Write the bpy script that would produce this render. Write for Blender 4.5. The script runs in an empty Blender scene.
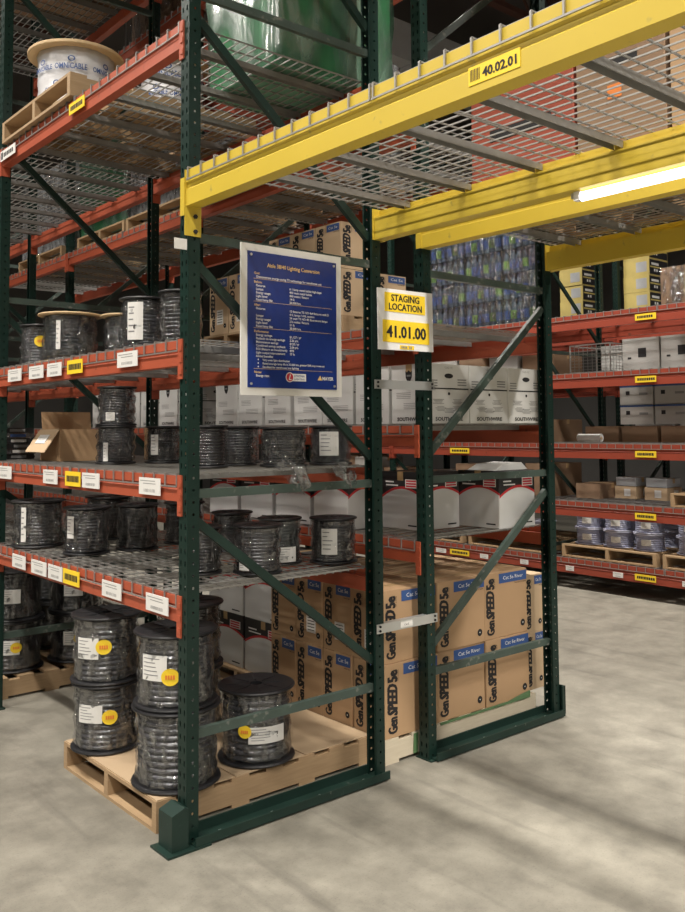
import bpy, math, random
from mathutils import Matrix, Vector, Euler
random.seed(7)
SC = bpy.context.scene
COL = SC.collection
# ------------------------------------------------------------------ camera, world, light, exposure
F_PX, PY, CX, WPX, HPX = 878.0, 374.9, 342.5, 685, 912
CAM_ROT = (1.63197, 0.0069, -0.69955)
CAM_LOC = (-1.8807, -3.243, 1.702)
cam = bpy.data.objects.new('camera', bpy.data.cameras.new('camera'))
COL.objects.link(cam)
cam.location = CAM_LOC
cam.rotation_euler = CAM_ROT
cam.data.sensor_fit = 'AUTO'
cam.data.sensor_width = 36.0
cam.data.lens = F_PX / HPX * 36.0
cam.data.shift_y = (PY - HPX / 2) / HPX
cam.data.clip_end = 200
SC.camera = cam
SC.view_settings.view_transform = 'Standard'
SC.view_settings.look = 'None'
SC.view_settings.gamma = 1.0
SC.view_settings.use_curve_mapping = False
SC.view_settings.exposure = 0.28
world = bpy.data.worlds.new('world')
SC.world = world
world.use_nodes = True
world.node_tree.nodes['Background'].inputs[0].default_value = (0.9, 0.95, 1.0, 1)
world.node_tree.nodes['Background'].inputs[1].default_value = 0.0
LAMP_POWER = 165.0      # watts for each overhead fixture
CEIL_Z = 8.2


def un(px, X=None, Y=None, Z=None):
    """pixel of the photograph -> point on one axis-aligned plane"""
    d = Euler(CAM_ROT).to_matrix() @ Vector(((px[0] - CX) / F_PX, -(px[1] - PY) / F_PX, -1))
    o = Vector(CAM_LOC)
    i, v = [(i, v) for i, v in enumerate((X, Y, Z)) if v is not None][0]
    return o + d * ((v - o[i]) / d[i])


# ------------------------------------------------------------------ materials
def new_mat(name):
    m = bpy.data.materials.new(name)
    m.use_nodes = True
    return m, m.node_tree.nodes, m.node_tree.links, m.node_tree.nodes['Principled BSDF']


def mat(name, col, rough=0.5, metal=0.0, var=0.12, scale=6.0, bump=0.0, bscale=60.0, coat=0.0, dirt=None, spec=0.5, trans=0.0):
    """painted / paper / wood surface: colour with soft noise variation, optional worn specks and fine relief"""
    m, N, L, b = new_mat(name)
    tc = N.new('ShaderNodeTexCoord')
    nz = N.new('ShaderNodeTexNoise')
    nz.inputs['Scale'].default_value = scale
    nz.inputs['Detail'].default_value = 6
    L.new(tc.outputs['Object'], nz.inputs['Vector'])
    mx = N.new('ShaderNodeMix')
    mx.data_type = 'RGBA'
    mx.inputs[6].default_value = [c * (1 - var) for c in col] + [1]
    mx.inputs[7].default_value = [min(1, c * (1 + var)) for c in col] + [1]
    L.new(nz.outputs['Fac'], mx.inputs[0])
    out = mx.outputs[2]
    if dirt:
        n2 = N.new('ShaderNodeTexNoise')
        n2.inputs['Scale'].default_value = dirt[1]
        n2.inputs['Detail'].default_value = 8
        L.new(tc.outputs['Object'], n2.inputs['Vector'])
        r = N.new('ShaderNodeValToRGB')
        r.color_ramp.elements[0].position = dirt[2]
        r.color_ramp.elements[1].position = min(1, dirt[2] + 0.08)
        L.new(n2.outputs['Fac'], r.inputs[0])
        m2 = N.new('ShaderNodeMix')
        m2.data_type = 'RGBA'
        m2.inputs[7].default_value = list(dirt[0]) + [1]
        L.new(r.outputs[0], m2.inputs[0])
        L.new(out, m2.inputs[6])
        out = m2.outputs[2]
    L.new(out, b.inputs['Base Color'])
    b.inputs['Roughness'].default_value = rough
    b.inputs['Metallic'].default_value = metal
    b.inputs['Coat Weight'].default_value = coat
    b.inputs['Coat Roughness'].default_value = 0.12
    b.inputs['Specular IOR Level'].default_value = spec
    if bump:
        n3 = N.new('ShaderNodeTexNoise')
        n3.inputs['Scale'].default_value = bscale
        n3.inputs['Detail'].default_value = 4
        L.new(tc.outputs['Object'], n3.inputs['Vector'])
        bp = N.new('ShaderNodeBump')
        bp.inputs['Strength'].default_value = bump
        bp.inputs['Distance'].default_value = 0.01
        L.new(n3.outputs['Fac'], bp.inputs['Height'])
        L.new(bp.outputs[0], b.inputs['Normal'])
    return m


def wood_mat(name, c1, c2, rough=0.7):
    m, N, L, b = new_mat(name)
    tc = N.new('ShaderNodeTexCoord')
    mp = N.new('ShaderNodeMapping')
    mp.inputs['Scale'].default_value = (3, 3, 40)
    wv = N.new('ShaderNodeTexNoise')
    wv.inputs['Scale'].default_value = 2.5
    wv.inputs['Detail'].default_value = 8
    L.new(tc.outputs['Object'], mp.inputs[0])
    L.new(mp.outputs[0], wv.inputs['Vector'])
    mx = N.new('ShaderNodeMix')
    mx.data_type = 'RGBA'
    mx.inputs[6].default_value = list(c1) + [1]
    mx.inputs[7].default_value = list(c2) + [1]
    L.new(wv.outputs['Fac'], mx.inputs[0])
    L.new(mx.outputs[2], b.inputs['Base Color'])
    b.inputs['Roughness'].default_value = rough
    return m


def film_mat(name, tint, amount, scale=14.0, rough=0.12, body=0.0, bump=0.9, dist=0.02, haze=0.12):
    """stretch film: mostly clear, wrinkled, glossy"""
    m, N, L, b = new_mat(name)
    N.remove(b)
    out = N['Material Output']
    tr = N.new('ShaderNodeBsdfTransparent')
    tr.inputs[0].default_value = list(tint) + [1]
    gl = N.new('ShaderNodeBsdfPrincipled')
    gl.inputs['Base Color'].default_value = [t * haze for t in tint] + [1]
    gl.inputs['Roughness'].default_value = rough
    gl.inputs['IOR'].default_value = 2.6
    gl.inputs['Coat Weight'].default_value = 1.0
    gl.inputs['Coat IOR'].default_value = 2.0
    gl.inputs['Coat Roughness'].default_value = rough * 0.5
    tc = N.new('ShaderNodeTexCoord')
    mp = N.new('ShaderNodeMapping')
    mp.inputs['Scale'].default_value = (1, 1, 0.35)
    n1 = N.new('ShaderNodeTexNoise')
    n1.inputs['Scale'].default_value = scale
    n1.inputs['Detail'].default_value = 5
    n1.inputs['Distortion'].default_value = 1.5
    L.new(tc.outputs['Object'], mp.inputs[0])
    L.new(mp.outputs[0], n1.inputs['Vector'])
    bp = N.new('ShaderNodeBump')
    bp.inputs['Strength'].default_value = bump
    bp.inputs['Distance'].default_value = dist
    L.new(n1.outputs['Fac'], bp.inputs['Height'])
    L.new(bp.outputs[0], gl.inputs['Normal'])
    rp = N.new('ShaderNodeValToRGB')
    rp.color_ramp.elements[0].position = 0.42
    rp.color_ramp.elements[1].position = 0.60
    rp.color_ramp.elements[0].color = [amount * 0.12 + body] * 3 + [1]
    rp.color_ramp.elements[1].color = [min(1, amount * 1.6 + body)] * 3 + [1]
    L.new(n1.outputs['Fac'], rp.inputs[0])
    mx = N.new('ShaderNodeMixShader')
    L.new(rp.outputs[0], mx.inputs[0])
    L.new(tr.outputs[0], mx.inputs[1])
    L.new(gl.outputs[0], mx.inputs[2])
    L.new(mx.outputs[0], out.inputs[0])
    return m


def emis_mat(name, col, s):
    m, N, L, b = new_mat(name)
    b.inputs['Emission Color'].default_value = list(col) + [1]
    b.inputs['Emission Strength'].default_value = s
    b.inputs['Base Color'].default_value = (0.9, 0.9, 0.9, 1)
    return m


def floor_mat():
    m, N, L, b = new_mat('concrete')
    tc = N.new('ShaderNodeTexCoord')

    def noise(s, d, vec=None):
        n = N.new('ShaderNodeTexNoise')
        n.inputs['Scale'].default_value = s
        n.inputs['Detail'].default_value = d
        L.new(vec or tc.outputs['Object'], n.inputs['Vector'])
        return n
    a = noise(0.55, 8)
    rp = N.new('ShaderNodeValToRGB')
    e = rp.color_ramp.elements
    e[0].position, e[0].color = 0.30, (0.165, 0.153, 0.124, 1)
    e[1].position, e[1].color = 0.72, (0.262, 0.246, 0.204, 1)
    L.new(a.outputs['Fac'], rp.inputs[0])
    c = noise(4.5, 12)
    c.inputs['Roughness'].default_value = 0.68
    mx = N.new('ShaderNodeMix')
    mx.data_type = 'RGBA'
    mx.blend_type = 'OVERLAY'
    mx.inputs[0].default_value = 0.75
    L.new(rp.outputs[0], mx.inputs[6])
    L.new(c.outputs['Fac'], mx.inputs[7])
    # drag marks and trolley streaks along the aisle
    mp = N.new('ShaderNodeMapping')
    mp.inputs['Scale'].default_value = (4.0, 0.35, 1)
    mp.inputs['Rotation'].default_value = (0, 0, 0.15)
    L.new(tc.outputs['Object'], mp.inputs[0])
    st = noise(2.2, 7, mp.outputs[0])
    sr = N.new('ShaderNodeValToRGB')
    sr.color_ramp.elements[0].position = 0.56
    sr.color_ramp.elements[1].position = 0.74
    sr.color_ramp.elements[1].color = (0.55, 0.55, 0.55, 1)
    L.new(st.outputs['Fac'], sr.inputs[0])
    m2 = N.new('ShaderNodeMix')
    m2.data_type = 'RGBA'
    m2.inputs[7].default_value = (0.105, 0.098, 0.082, 1)
    L.new(sr.outputs[0], m2.inputs[0])
    L.new(mx.outputs[2], m2.inputs[6])
    # fine speckle
    sp = noise(120, 3)
    s2 = N.new('ShaderNodeValToRGB')
    s2.color_ramp.elements[0].position = 0.30
    s2.color_ramp.elements[0].color = (0.6, 0.6, 0.6, 1)
    s2.color_ramp.elements[1].position = 0.42
    L.new(sp.outputs['Fac'], s2.inputs[0])
    m3 = N.new('ShaderNodeMix')
    m3.data_type = 'RGBA'
    m3.blend_type = 'MULTIPLY'
    m3.inputs[0].default_value = 0.5
    L.new(m2.outputs[2], m3.inputs[6])
    L.new(s2.outputs[0], m3.inputs[7])
    L.new(m3.outputs[2], b.inputs['Base Color'])
    rr = N.new('ShaderNodeMapRange')
    rr.inputs[3].default_value = 0.42
    rr.inputs[4].default_value = 0.75
    L.new(c.outputs['Fac'], rr.inputs[0])
    L.new(rr.outputs[0], b.inputs['Roughness'])
    bp = N.new('ShaderNodeBump')
    bp.inputs['Strength'].default_value = 0.08
    bp.inputs['Distance'].default_value = 0.01
    L.new(c.outputs['Fac'], bp.inputs['Height'])
    L.new(bp.outputs[0], b.inputs['Normal'])
    return m


M = dict(
    concrete=floor_mat(),
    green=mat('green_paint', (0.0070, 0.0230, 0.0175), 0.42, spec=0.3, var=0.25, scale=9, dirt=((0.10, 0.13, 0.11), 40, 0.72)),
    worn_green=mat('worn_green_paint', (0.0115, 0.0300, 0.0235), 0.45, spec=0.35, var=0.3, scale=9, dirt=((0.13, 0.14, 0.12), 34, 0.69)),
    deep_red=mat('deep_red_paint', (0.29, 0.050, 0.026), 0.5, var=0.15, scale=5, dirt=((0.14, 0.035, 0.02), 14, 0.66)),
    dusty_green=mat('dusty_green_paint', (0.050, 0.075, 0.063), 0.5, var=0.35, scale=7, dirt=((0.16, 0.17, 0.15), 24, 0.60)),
    red=mat('rust_red_paint', (0.385, 0.080, 0.037), 0.5, var=0.15, scale=5, dirt=((0.22, 0.06, 0.035), 14, 0.66)),
    yellow=mat('yellow_paint', (0.58, 0.425, 0.042), 0.42, var=0.09, scale=4, dirt=((0.36, 0.28, 0.06), 16, 0.66)),
    zinc=mat('galvanised_wire', (0.36, 0.35, 0.33), 0.45, metal=0.6, var=0.2, scale=20),
    channel=mat('galvanised_channel', (0.30, 0.295, 0.28), 0.5, metal=0.5, var=0.2, scale=12),
    steel=mat('bright_steel', (0.62, 0.63, 0.62), 0.4, metal=0.8, var=0.1),
    card=mat('kraft_cardboard', (0.43, 0.275, 0.150), 0.8, var=0.07, scale=5),
    card_light=mat('pale_cardboard', (0.55, 0.40, 0.25), 0.8, var=0.07, scale=5),
    card_dark=mat('brown_cardboard', (0.26, 0.165, 0.10), 0.8, var=0.12, scale=4),
    sheet=mat('cardboard_sheet', (0.44, 0.32, 0.20), 0.85, var=0.12, scale=3),
    tape=mat('packing_tape', (0.42, 0.28, 0.14), 0.3, var=0.05),
    ink=mat('black_ink', (0.012, 0.011, 0.012), 0.7, var=0.1),
    grey_ink=mat('grey_ink', (0.22, 0.22, 0.22), 0.8, var=0.1),
    blue_ink=mat('blue_ink', (0.035, 0.085, 0.25), 0.65, var=0.1),
    white_ink=mat('white_ink', (0.75, 0.75, 0.73), 0.7, var=0.04),
    gold_ink=mat('gold_ink', (0.80, 0.55, 0.20), 0.6, var=0.04),
    red_ink=mat('red_ink', (0.55, 0.03, 0.05), 0.6, var=0.05),
    orange_ink=mat('orange_ink', (0.75, 0.22, 0.04), 0.6, var=0.05),
    label=mat('white_label_paper', (0.72, 0.71, 0.68), 0.6, var=0.05),
    ylabel=mat('yellow_label_paper', (0.88, 0.62, 0.03), 0.5, var=0.05),
    white_box=mat('white_cardboard', (0.62, 0.62, 0.60), 0.75, var=0.08, scale=4),
    grey_box=mat('grey_white_cardboard', (0.42, 0.41, 0.39), 0.8, var=0.12, scale=4),
    black_box=mat('black_printed_card', (0.022, 0.022, 0.025), 0.5, var=0.2),
    red_card=mat('red_printed_card', (0.32, 0.065, 0.035), 0.7, var=0.1),
    yellow_card=mat('yellow_printed_card', (0.50, 0.40, 0.13), 0.6, var=0.3, scale=5),
    plastic=mat('black_plastic', (0.016, 0.016, 0.018), 0.38, var=0.3, scale=14),
    cable=mat('black_cable_sheath', (0.016, 0.016, 0.018), 0.20, var=0.35, scale=10, coat=0.8, bump=0.8, bscale=40, spec=0.7),
    cable_grey=mat('grey_armoured_cable', (0.060, 0.060, 0.066), 0.18, var=0.5, scale=12, coat=1.0, bump=0.9, bscale=40, spec=0.9),
    lilac=mat('pale_lilac_plastic', (0.58, 0.60, 0.74), 0.3, var=0.1, coat=0.4),
    cable_blue=mat('blue_grey_cable', (0.36, 0.38, 0.52), 0.35, var=0.25, scale=10, coat=0.4),
    pallet=wood_mat('pallet_wood', (0.27, 0.175, 0.09), (0.46, 0.32, 0.185)),
    pallet_pale=wood_mat('pale_pallet_wood', (0.50, 0.43, 0.31), (0.66, 0.59, 0.46)),
    plywood=wood_mat('reel_plywood', (0.50, 0.35, 0.18), (0.66, 0.49, 0.29)),
    sign_blue=mat('blue_sign_face', (0.012, 0.035, 0.20), 0.28, var=0.12, scale=2, coat=0.3),
    alu=mat('pale_sign_border', (0.70, 0.69, 0.65), 0.4, var=0.08, scale=3),
    sign_white=mat('white_sign_face', (0.78, 0.78, 0.77), 0.35, var=0.03),
    film=film_mat('clear_stretch_film', (0.95, 0.96, 0.97), 0.50, scale=17, haze=0.04, bump=1.0, dist=0.07, rough=0.10),
    film_heavy=film_mat('cloudy_stretch_film', (0.93, 0.94, 0.95), 0.50, scale=14, haze=0.12, dist=0.09, rough=0.10),
    film_green=film_mat('green_stretch_film', (0.42, 0.72, 0.52), 0.55, scale=3.0, body=0.15, rough=0.25, haze=0.30),
    green_load=mat('green_wrapped_stock', (0.13, 0.29, 0.19), 0.45, var=0.35, scale=3.5),
    green_film=mat('dark_green_film', (0.10, 0.19, 0.085), 0.35, var=0.3, scale=20),
    silver_load=mat('silver_wrapped_stock', (0.36, 0.37, 0.38), 0.4, var=0.4, scale=5),
    white_wrap=mat('printed_white_wrap', (0.66, 0.66, 0.68), 0.3, var=0.15, scale=6, bump=0.6, bscale=14, coat=0.4),
    bottle_blue=mat('blue_bottle_label', (0.03, 0.07, 0.22), 0.3, var=0.3, scale=8, coat=0.5),
    bottle_green=mat('green_bottle_label', (0.10, 0.22, 0.05), 0.35, var=0.3, scale=8, coat=0.5),
    bottle_clear=mat('pale_bottle_plastic', (0.07, 0.10, 0.14), 0.2, var=0.2, scale=8, coat=0.6),
    roof=mat('roof_deck', (0.085, 0.075, 0.07), 0.8, var=0.2, scale=1.0),
    truss=mat('dark_red_truss', (0.085, 0.035, 0.025), 0.7, var=0.2),
    duct=mat('grey_sheet_duct', (0.42, 0.43, 0.44), 0.6, var=0.1),
    wall=mat('grey_block_wall', (0.10, 0.095, 0.09), 0.85, var=0.3, scale=1.5),
    lamp_body=mat('white_enamel', (0.8, 0.8, 0.78), 0.4, var=0.03),
    tube=emis_mat('lit_tube', (1.0, 0.93, 0.95), 2.2),
    lamp=emis_mat('lit_fixture_lens', (1.0, 0.95, 0.86), 6.0),
)


def swoosh_mat():
    """carton print: white below a red-edged arc, black above; arc given in box-local coordinates (0..1 across u, v up)"""
    m, N, L, b = new_mat('arc_printed_carton')
    uv = N.new('ShaderNodeUVMap')
    sp = N.new('ShaderNodeSeparateXYZ')
    L.new(uv.outputs[0], sp.inputs[0])

    def mth(op, a, c=None):
        n = N.new('ShaderNodeMath')
        n.operation = op
        for i, s in enumerate((a, c)):
            if s is None:
                continue
            if isinstance(s, (int, float)):
                n.inputs[i].default_value = s
            else:
                L.new(s, n.inputs[i])
        return n.outputs[0]
    d = mth('SUBTRACT', sp.outputs[0], 0.55)
    arc = mth('SUBTRACT', 0.70, mth('MULTIPLY', mth('MULTIPLY', d, d), 0.60))
    h = mth('SUBTRACT', sp.outputs[1], arc)
    black = mth('GREATER_THAN', h, 0.045)
    redm = mth('GREATER_THAN', h, 0.0)
    m1 = N.new('ShaderNodeMix'); m1.data_type = 'RGBA'
    m1.inputs[6].default_value = (0.60, 0.60, 0.59, 1)
    m1.inputs[7].default_value = (0.50, 0.025, 0.03, 1)
    L.new(redm, m1.inputs[0])
    m2 = N.new('ShaderNodeMix'); m2.data_type = 'RGBA'
    m2.inputs[7].default_value = (0.020, 0.019, 0.020, 1)
    L.new(black, m2.inputs[0])
    L.new(m1.outputs[2], m2.inputs[6])
    L.new(m2.outputs[2], b.inputs['Base Color'])
    b.inputs['Roughness'].default_value = 0.5
    return m


M['swoosh'] = swoosh_mat()


# ------------------------------------------------------------------ mesh helpers
class MB:
    def __init__(self):
        self.v, self.f, self.mi, self.uv = [], [], [], {}

    def quad_strip_box(self, lo, hi, mi=0):
        self.box(lo, hi, mi)

    def box(self, lo, hi, mi=0):
        x0, y0, z0 = lo
        x1, y1, z1 = hi
        n = len(self.v)
        self.v += [(x0, y0, z0), (x1, y0, z0), (x1, y1, z0), (x0, y1, z0), (x0, y0, z1), (x1, y0, z1), (x1, y1, z1), (x0, y1, z1)]
        for q in ((0, 3, 2, 1), (4, 5, 6, 7), (0, 1, 5, 4), (1, 2, 6, 5), (2, 3, 7, 6), (3, 0, 4, 7)):
            self.f.append(tuple(n + i for i in q))
            self.mi.append(mi)
        return self

    def bar(self, a, b, w, h, up=(0, 0, 1), mi=0):
        """rectangular bar from a to b; w across, h along 'up'"""
        a, b, up = Vector(a), Vector(b), Vector(up)
        t = (b - a).normalized()
        s = t.cross(up).normalized() * (w / 2)
        u = s.cross(t).normalized() * (h / 2)
        n = len(self.v)
        for p in (a, b):
            for q in (-s - u, s - u, s + u, -s + u):
                self.v.append(tuple(p + q))
        for q in ((0, 1, 5, 4), (1, 2, 6, 5), (2, 3, 7, 6), (3, 0, 4, 7), (3, 2, 1, 0), (4, 5, 6, 7)):
            self.f.append(tuple(n + i for i in q))
            self.mi.append(mi)
        return self

    def wire(self, pts, r=0.0025, mi=0):
        for a, b in zip(pts[:-1], pts[1:]):
            d = Vector(b) - Vector(a)
            up = (0, 0, 1) if abs(d.normalized().z) < 0.9 else (1, 0, 0)
            self.bar(a, b, 2 * r, 2 * r, up, mi)
        return self

    def prism(self, prof, axis, a, b, mi=0):
        """closed profile (2D) swept along one axis. axis 'Y': prof=(x,z); 'X': prof=(y,z); 'Z': prof=(x,y)"""
        n = len(self.v)
        k = len(prof)
        for t in (a, b):
            for p, q in prof:
                self.v.append({'Y': (p, t, q), 'X': (t, p, q), 'Z': (p, q, t)}[axis])
        for i in range(k):
            j = (i + 1) % k
            self.f.append((n + i, n + j, n + k + j, n + k + i))
            self.mi.append(mi)
        self.f.append(tuple(n + i for i in reversed(range(k))))
        self.f.append(tuple(n + k + i for i in range(k)))
        self.mi += [mi, mi]
        return self

    def lathe(self, prof, seg=32, c=(0, 0, 0), mi=0, closed=True, wob=0.0, rnd=None):
        """profile (r, z) about Z"""
        n = len(self.v)
        k = len(prof)
        for s in range(seg):
            a = 2 * math.pi * s / seg
            for i, (r, z) in enumerate(prof):
                rr = r + (rnd.uniform(-wob, wob) if rnd and r > 0.001 else 0)
                self.v.append((c[0] + rr * math.cos(a), c[1] + rr * math.sin(a), c[2] + z))
        for s in range(seg):
            t = (s + 1) % seg
            for i in range(k - 1 + (1 if closed else 0)):
                j = (i + 1) % k
                self.f.append((n + s * k + i, n + t * k + i, n + t * k + j, n + s * k + j))
                self.mi.append(mi)
        return self

    def disc(self, c, r, u, v, seg=20, mi=0):
        c, u, v = Vector(c), Vector(u), Vector(v)
        n = len(self.v)
        for s in range(seg):
            a = 2 * math.pi * s / seg
            self.v.append(tuple(c + u * (r * math.cos(a)) + v * (r * math.sin(a))))
        self.f.append(tuple(range(n, n + seg)))
        self.mi.append(mi)
        return self

    def rect(self, o, u, v, w, h, mi=0):
        """flat rectangle centred at o"""
        o, u, v = Vector(o), Vector(u), Vector(v)
        n = len(self.v)
        for a, b in ((-1, -1), (1, -1), (1, 1), (-1, 1)):
            self.v.append(tuple(o + u * (a * w / 2) + v * (b * h / 2)))
        self.f.append((n, n + 1, n + 2, n + 3))
        self.mi.append(mi)
        return self

    def add(self, vf, o, u, v, sx=1.0, sy=1.0, mi=0):
        """2D outline mesh (verts, faces) laid on plane o,u,v"""
        o, u, v = Vector(o), Vector(u), Vector(v)
        n = len(self.v)
        for x, y in vf[0]:
            self.v.append(tuple(o + u * (x * sx) + v * (y * sy)))
        for f in vf[1]:
            self.f.append(tuple(n + i for i in f))
            self.mi.append(mi)
        return self

    def mesh(self, name, mats, smooth=False, bevel=0):
        me = bpy.data.meshes.new(name)
        me.from_pydata(self.v, [], self.f)
        if not isinstance(mats, (list, tuple)):
            mats = [mats]
        for m in mats:
            me.materials.append(M[m] if isinstance(m, str) else m)
        if len(mats) > 1:
            me.polygons.foreach_set('material_index', self.mi)
        if smooth:
            me.polygons.foreach_set('use_smooth', [True] * len(me.polygons))
        me.update()
        return me


def link(name, me, parent=None, loc=(0, 0, 0), rot=(0, 0, 0), scale=None):
    o = bpy.data.objects.new(name, me)
    COL.objects.link(o)
    if parent is not None:
        o.parent = parent
    o.location = loc
    o.rotation_euler = rot
    if scale:
        o.scale = scale
    if parent is not None and any(w in name for w in ('lettering', 'print', 'bolts', 'screws', 'web_bars')):
        o['kind'] = 'stuff'      # pieces too small to pick apart
    return o


def tag(o, label, cat, group=None, kind=None):
    o['label'] = label
    o['category'] = cat
    if group:
        o['group'] = group
    o['kind'] = kind or 'thing'
    return o


def thing(name, label, cat, loc=(0, 0, 0), rz=0.0, group=None):
    o = bpy.data.objects.new(name, None)
    COL.objects.link(o)
    o.location = loc
    o.rotation_euler = (0, 0, rz)
    o.empty_display_size = 0.1
    return tag(o, label, cat, group)


def structure(name, me, label=None):
    o = link(name, me)
    o['kind'] = 'structure'
    if label:
        o['label'] = label
    return o


_txt = {}


def text(body, bold=0.0, res=2):
    """outline of a word at cap height about 0.7, left-aligned at origin; returns (verts2d, faces), width"""
    k = (body, bold, res)
    if k not in _txt:
        cu = bpy.data.curves.new('t', 'FONT')
        cu.body = body
        cu.resolution_u = res
        cu.offset = bold
        o = bpy.data.objects.new('t', cu)
        COL.objects.link(o)
        dg = bpy.context.evaluated_depsgraph_get()
        me = bpy.data.meshes.new_from_object(o.evaluated_get(dg))
        vs = [(v.co.x, v.co.y) for v in me.vertices]
        fs = [tuple(p.vertices) for p in me.polygons]
        bpy.data.objects.remove(o)
        bpy.data.curves.remove(cu)
        bpy.data.meshes.remove(me)
        w = max([v[0] for v in vs] or [0])
        _txt[k] = ((vs, fs), w)
    return _txt[k]


def put_text(mb, body, o, u, v, height, width=None, bold=0.0, align='L', mi=0, slant=0.0, heavy=0.0):
    """cap height in metres; width (optional) squeezes the word to that length"""
    (vs, fs), w = text(body, bold)
    sy = height / 0.7
    sx = width / w if width else sy
    off = {'L': 0, 'C': -w / 2, 'R': -w}[align]
    vs2 = [((x + off) + slant * y * sy / sx, y) for x, y in vs]
    n = Vector(u).cross(Vector(v))
    for k, (a, b) in enumerate(((0, 0), (heavy, 0), (-heavy, 0), (0, heavy * 0.5)) if heavy else ((0, 0),)):
        mb.add((vs2, fs), Vector(o) + Vector(u) * a + Vector(v) * b + n * (k * 0.00004), u, v, sx, sy, mi)


XP, YP, ZP = (1, 0, 0), (0, 1, 0), (0, 0, 1)
XN, YN = (-1, 0, 0), (0, -1, 0)

# ------------------------------------------------------------------ the setting
RX0, RX1, RY0, RY1 = -8.5, 13.0, -14.0, 17.0
structure('floor', MB().box((RX0, RY0, -0.1), (RX1, RY1, 0.0)).mesh('floor', 'concrete'), 'worn beige-grey polished concrete floor')
structure('ceiling', MB().box((RX0, RY0, CEIL_Z), (RX1, RY1, CEIL_Z + 0.1)).mesh('ceiling', 'roof'))
structure('wall_left', MB().box((RX0 - 0.1, RY0, 0), (RX0, RY1, CEIL_Z)).mesh('wall_left', 'wall'))
structure('wall_right', MB().box((RX1, RY0, 0), (RX1 + 0.1, RY1, CEIL_Z)).mesh('wall_right', 'wall'))
structure('wall_back', MB().box((RX0, RY1, 0), (RX1, RY1 + 0.1, CEIL_Z)).mesh('wall_back', 'wall'))
structure('wall_front', MB().box((RX0, RY0 - 0.1, 0), (RX1, RY0, CEIL_Z)).mesh('wall_front', 'wall'))

# open-web roof joists
for i, y in enumerate((1.5, 4.5, 7.5, 10.5)):
    j = thing('roof_joist', 'dark red open-web roof joist %s' % ['above the yellow beams', 'seen past the rack post top', 'third from the near end', 'farthest from the camera'][i], 'joist', (0, y, CEIL_Z - 0.6), group='roof joists')
    link('top_chord', MB().box((RX0, -0.06, 0.5), (RX1, 0.06, 0.6)).mesh('top_chord', 'truss'), j)
    link('bottom_chord', MB().box((RX0, -0.06, 0.0), (RX1, 0.06, 0.08)).mesh('bottom_chord', 'truss'), j)
    w = MB()
    k = RX0
    while k < RX1 - 0.6:
        w.bar((k, 0, 0.05), (k + 0.35, 0, 0.53), 0.03, 0.03)
        w.bar((k + 0.35, 0, 0.53), (k + 0.7, 0, 0.05), 0.03, 0.03)
        k += 0.7
    link('web_bars', w.mesh('web_bars', 'truss'), j)
d = thing('air_duct', 'grey sheet metal duct under the roof', 'duct', (0, 5.9, CEIL_Z - 1.25))
link('duct_body', MB().box((5.0, -0.4, 0), (12.9, 0.4, 0.55)).mesh('duct_body', 'duct'), d)
sm = MB()
for k in range(6):
    sm.box((5.6 + k * 1.25, -0.42, -0.02), (5.65 + k * 1.25, 0.42, 0.57))
link('seam_flange', sm.mesh('seam_flange', 'duct'), d)

# overhead strip fixtures, running along the aisles
FIX = [(-2.6, -4.5), (-2.6, -1.2), (-2.6, 2.1), (-2.6, 5.4), (1.2, -5.0), (1.2, -2.2), (4.2, -4.5), (4.2, -1.2), (4.2, 2.1), (4.2, 5.4), (4.2, 8.7),
       (-6.4, -6.0), (-6.4, -1.2), (-6.4, 3.6), (-2.6, -8.0), (-2.6, -11.6), (1.2, -8.5), (1.2, -12.0), (4.2, -8.0), (4.2, -11.6)]
fx_body = MB().box((-0.12, -0.65, 0.03), (0.12, 0.65, 0.09)).mesh('fixture_body', 'lamp_body')
fx_lens = MB().box((-0.10, -0.62, 0.0), (0.10, 0.62, 0.03)).mesh('fixture_lens', 'lamp')
al = bpy.data.lights.new('fixture_light', 'AREA')
al.shape = 'RECTANGLE'
al.size, al.size_y = 0.22, 1.25
al.energy = LAMP_POWER
al.color = (1.0, 0.94, 0.86)
al.spread = math.radians(142)
for i, (x, y) in enumerate(FIX):
    t = thing('ceiling_light', 'overhead strip light fixture in the warehouse roof', 'light', (x, y, CEIL_Z - 1.0), group='overhead strip lights')
    link('fixture_body', fx_body, t)
    link('fixture_lens', fx_lens, t)
    link('hanger', MB().box((-0.01, -0.5, 0.09), (0.01, -0.48, 1.0)).box((-0.01, 0.48, 0.09), (0.01, 0.5, 1.0)).mesh('hanger', 'steel'), t)
    link('fixture_light', al, t, (0, 0, -0.01))

# ------------------------------------------------------------------ rack parts
PITCH = 2.32
DZ = 0.0126     # top of the deck wires above the beam top
PW, PD = 0.056, 0.068      # post: X depth, Y width
POST_H = 5.6


def holed_strip(mb, o, u, w, n, cell, rx, rz, cxf=0.5):
    """vertical perforated strip: origin o, across u (width w), n cells high"""
    o, u = Vector(o), Vector(u)
    for c in range(n):
        z0 = c * cell
        b = len(mb.v)
        out = [(0, 0), (.5, 0), (1, 0), (1, .5), (1, 1), (.5, 1), (0, 1), (0, .5)]
        ang = [225, 270, 315, 0, 45, 90, 135, 180]
        for a, q in out:
            mb.v.append(tuple(o + u * (a * w) + Vector((0, 0, z0 + q * cell))))
        for d in ang:
            mb.v.append(tuple(o + u * (cxf * w + rx * math.cos(math.radians(d))) + Vector((0, 0, z0 + 0.5 * cell + rz * math.sin(math.radians(d))))))
        for i in range(8):
            j = (i + 1) % 8
            mb.f.append((b + i, b + j, b + 8 + j, b + 8 + i))
            mb.mi.append(0)


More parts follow.
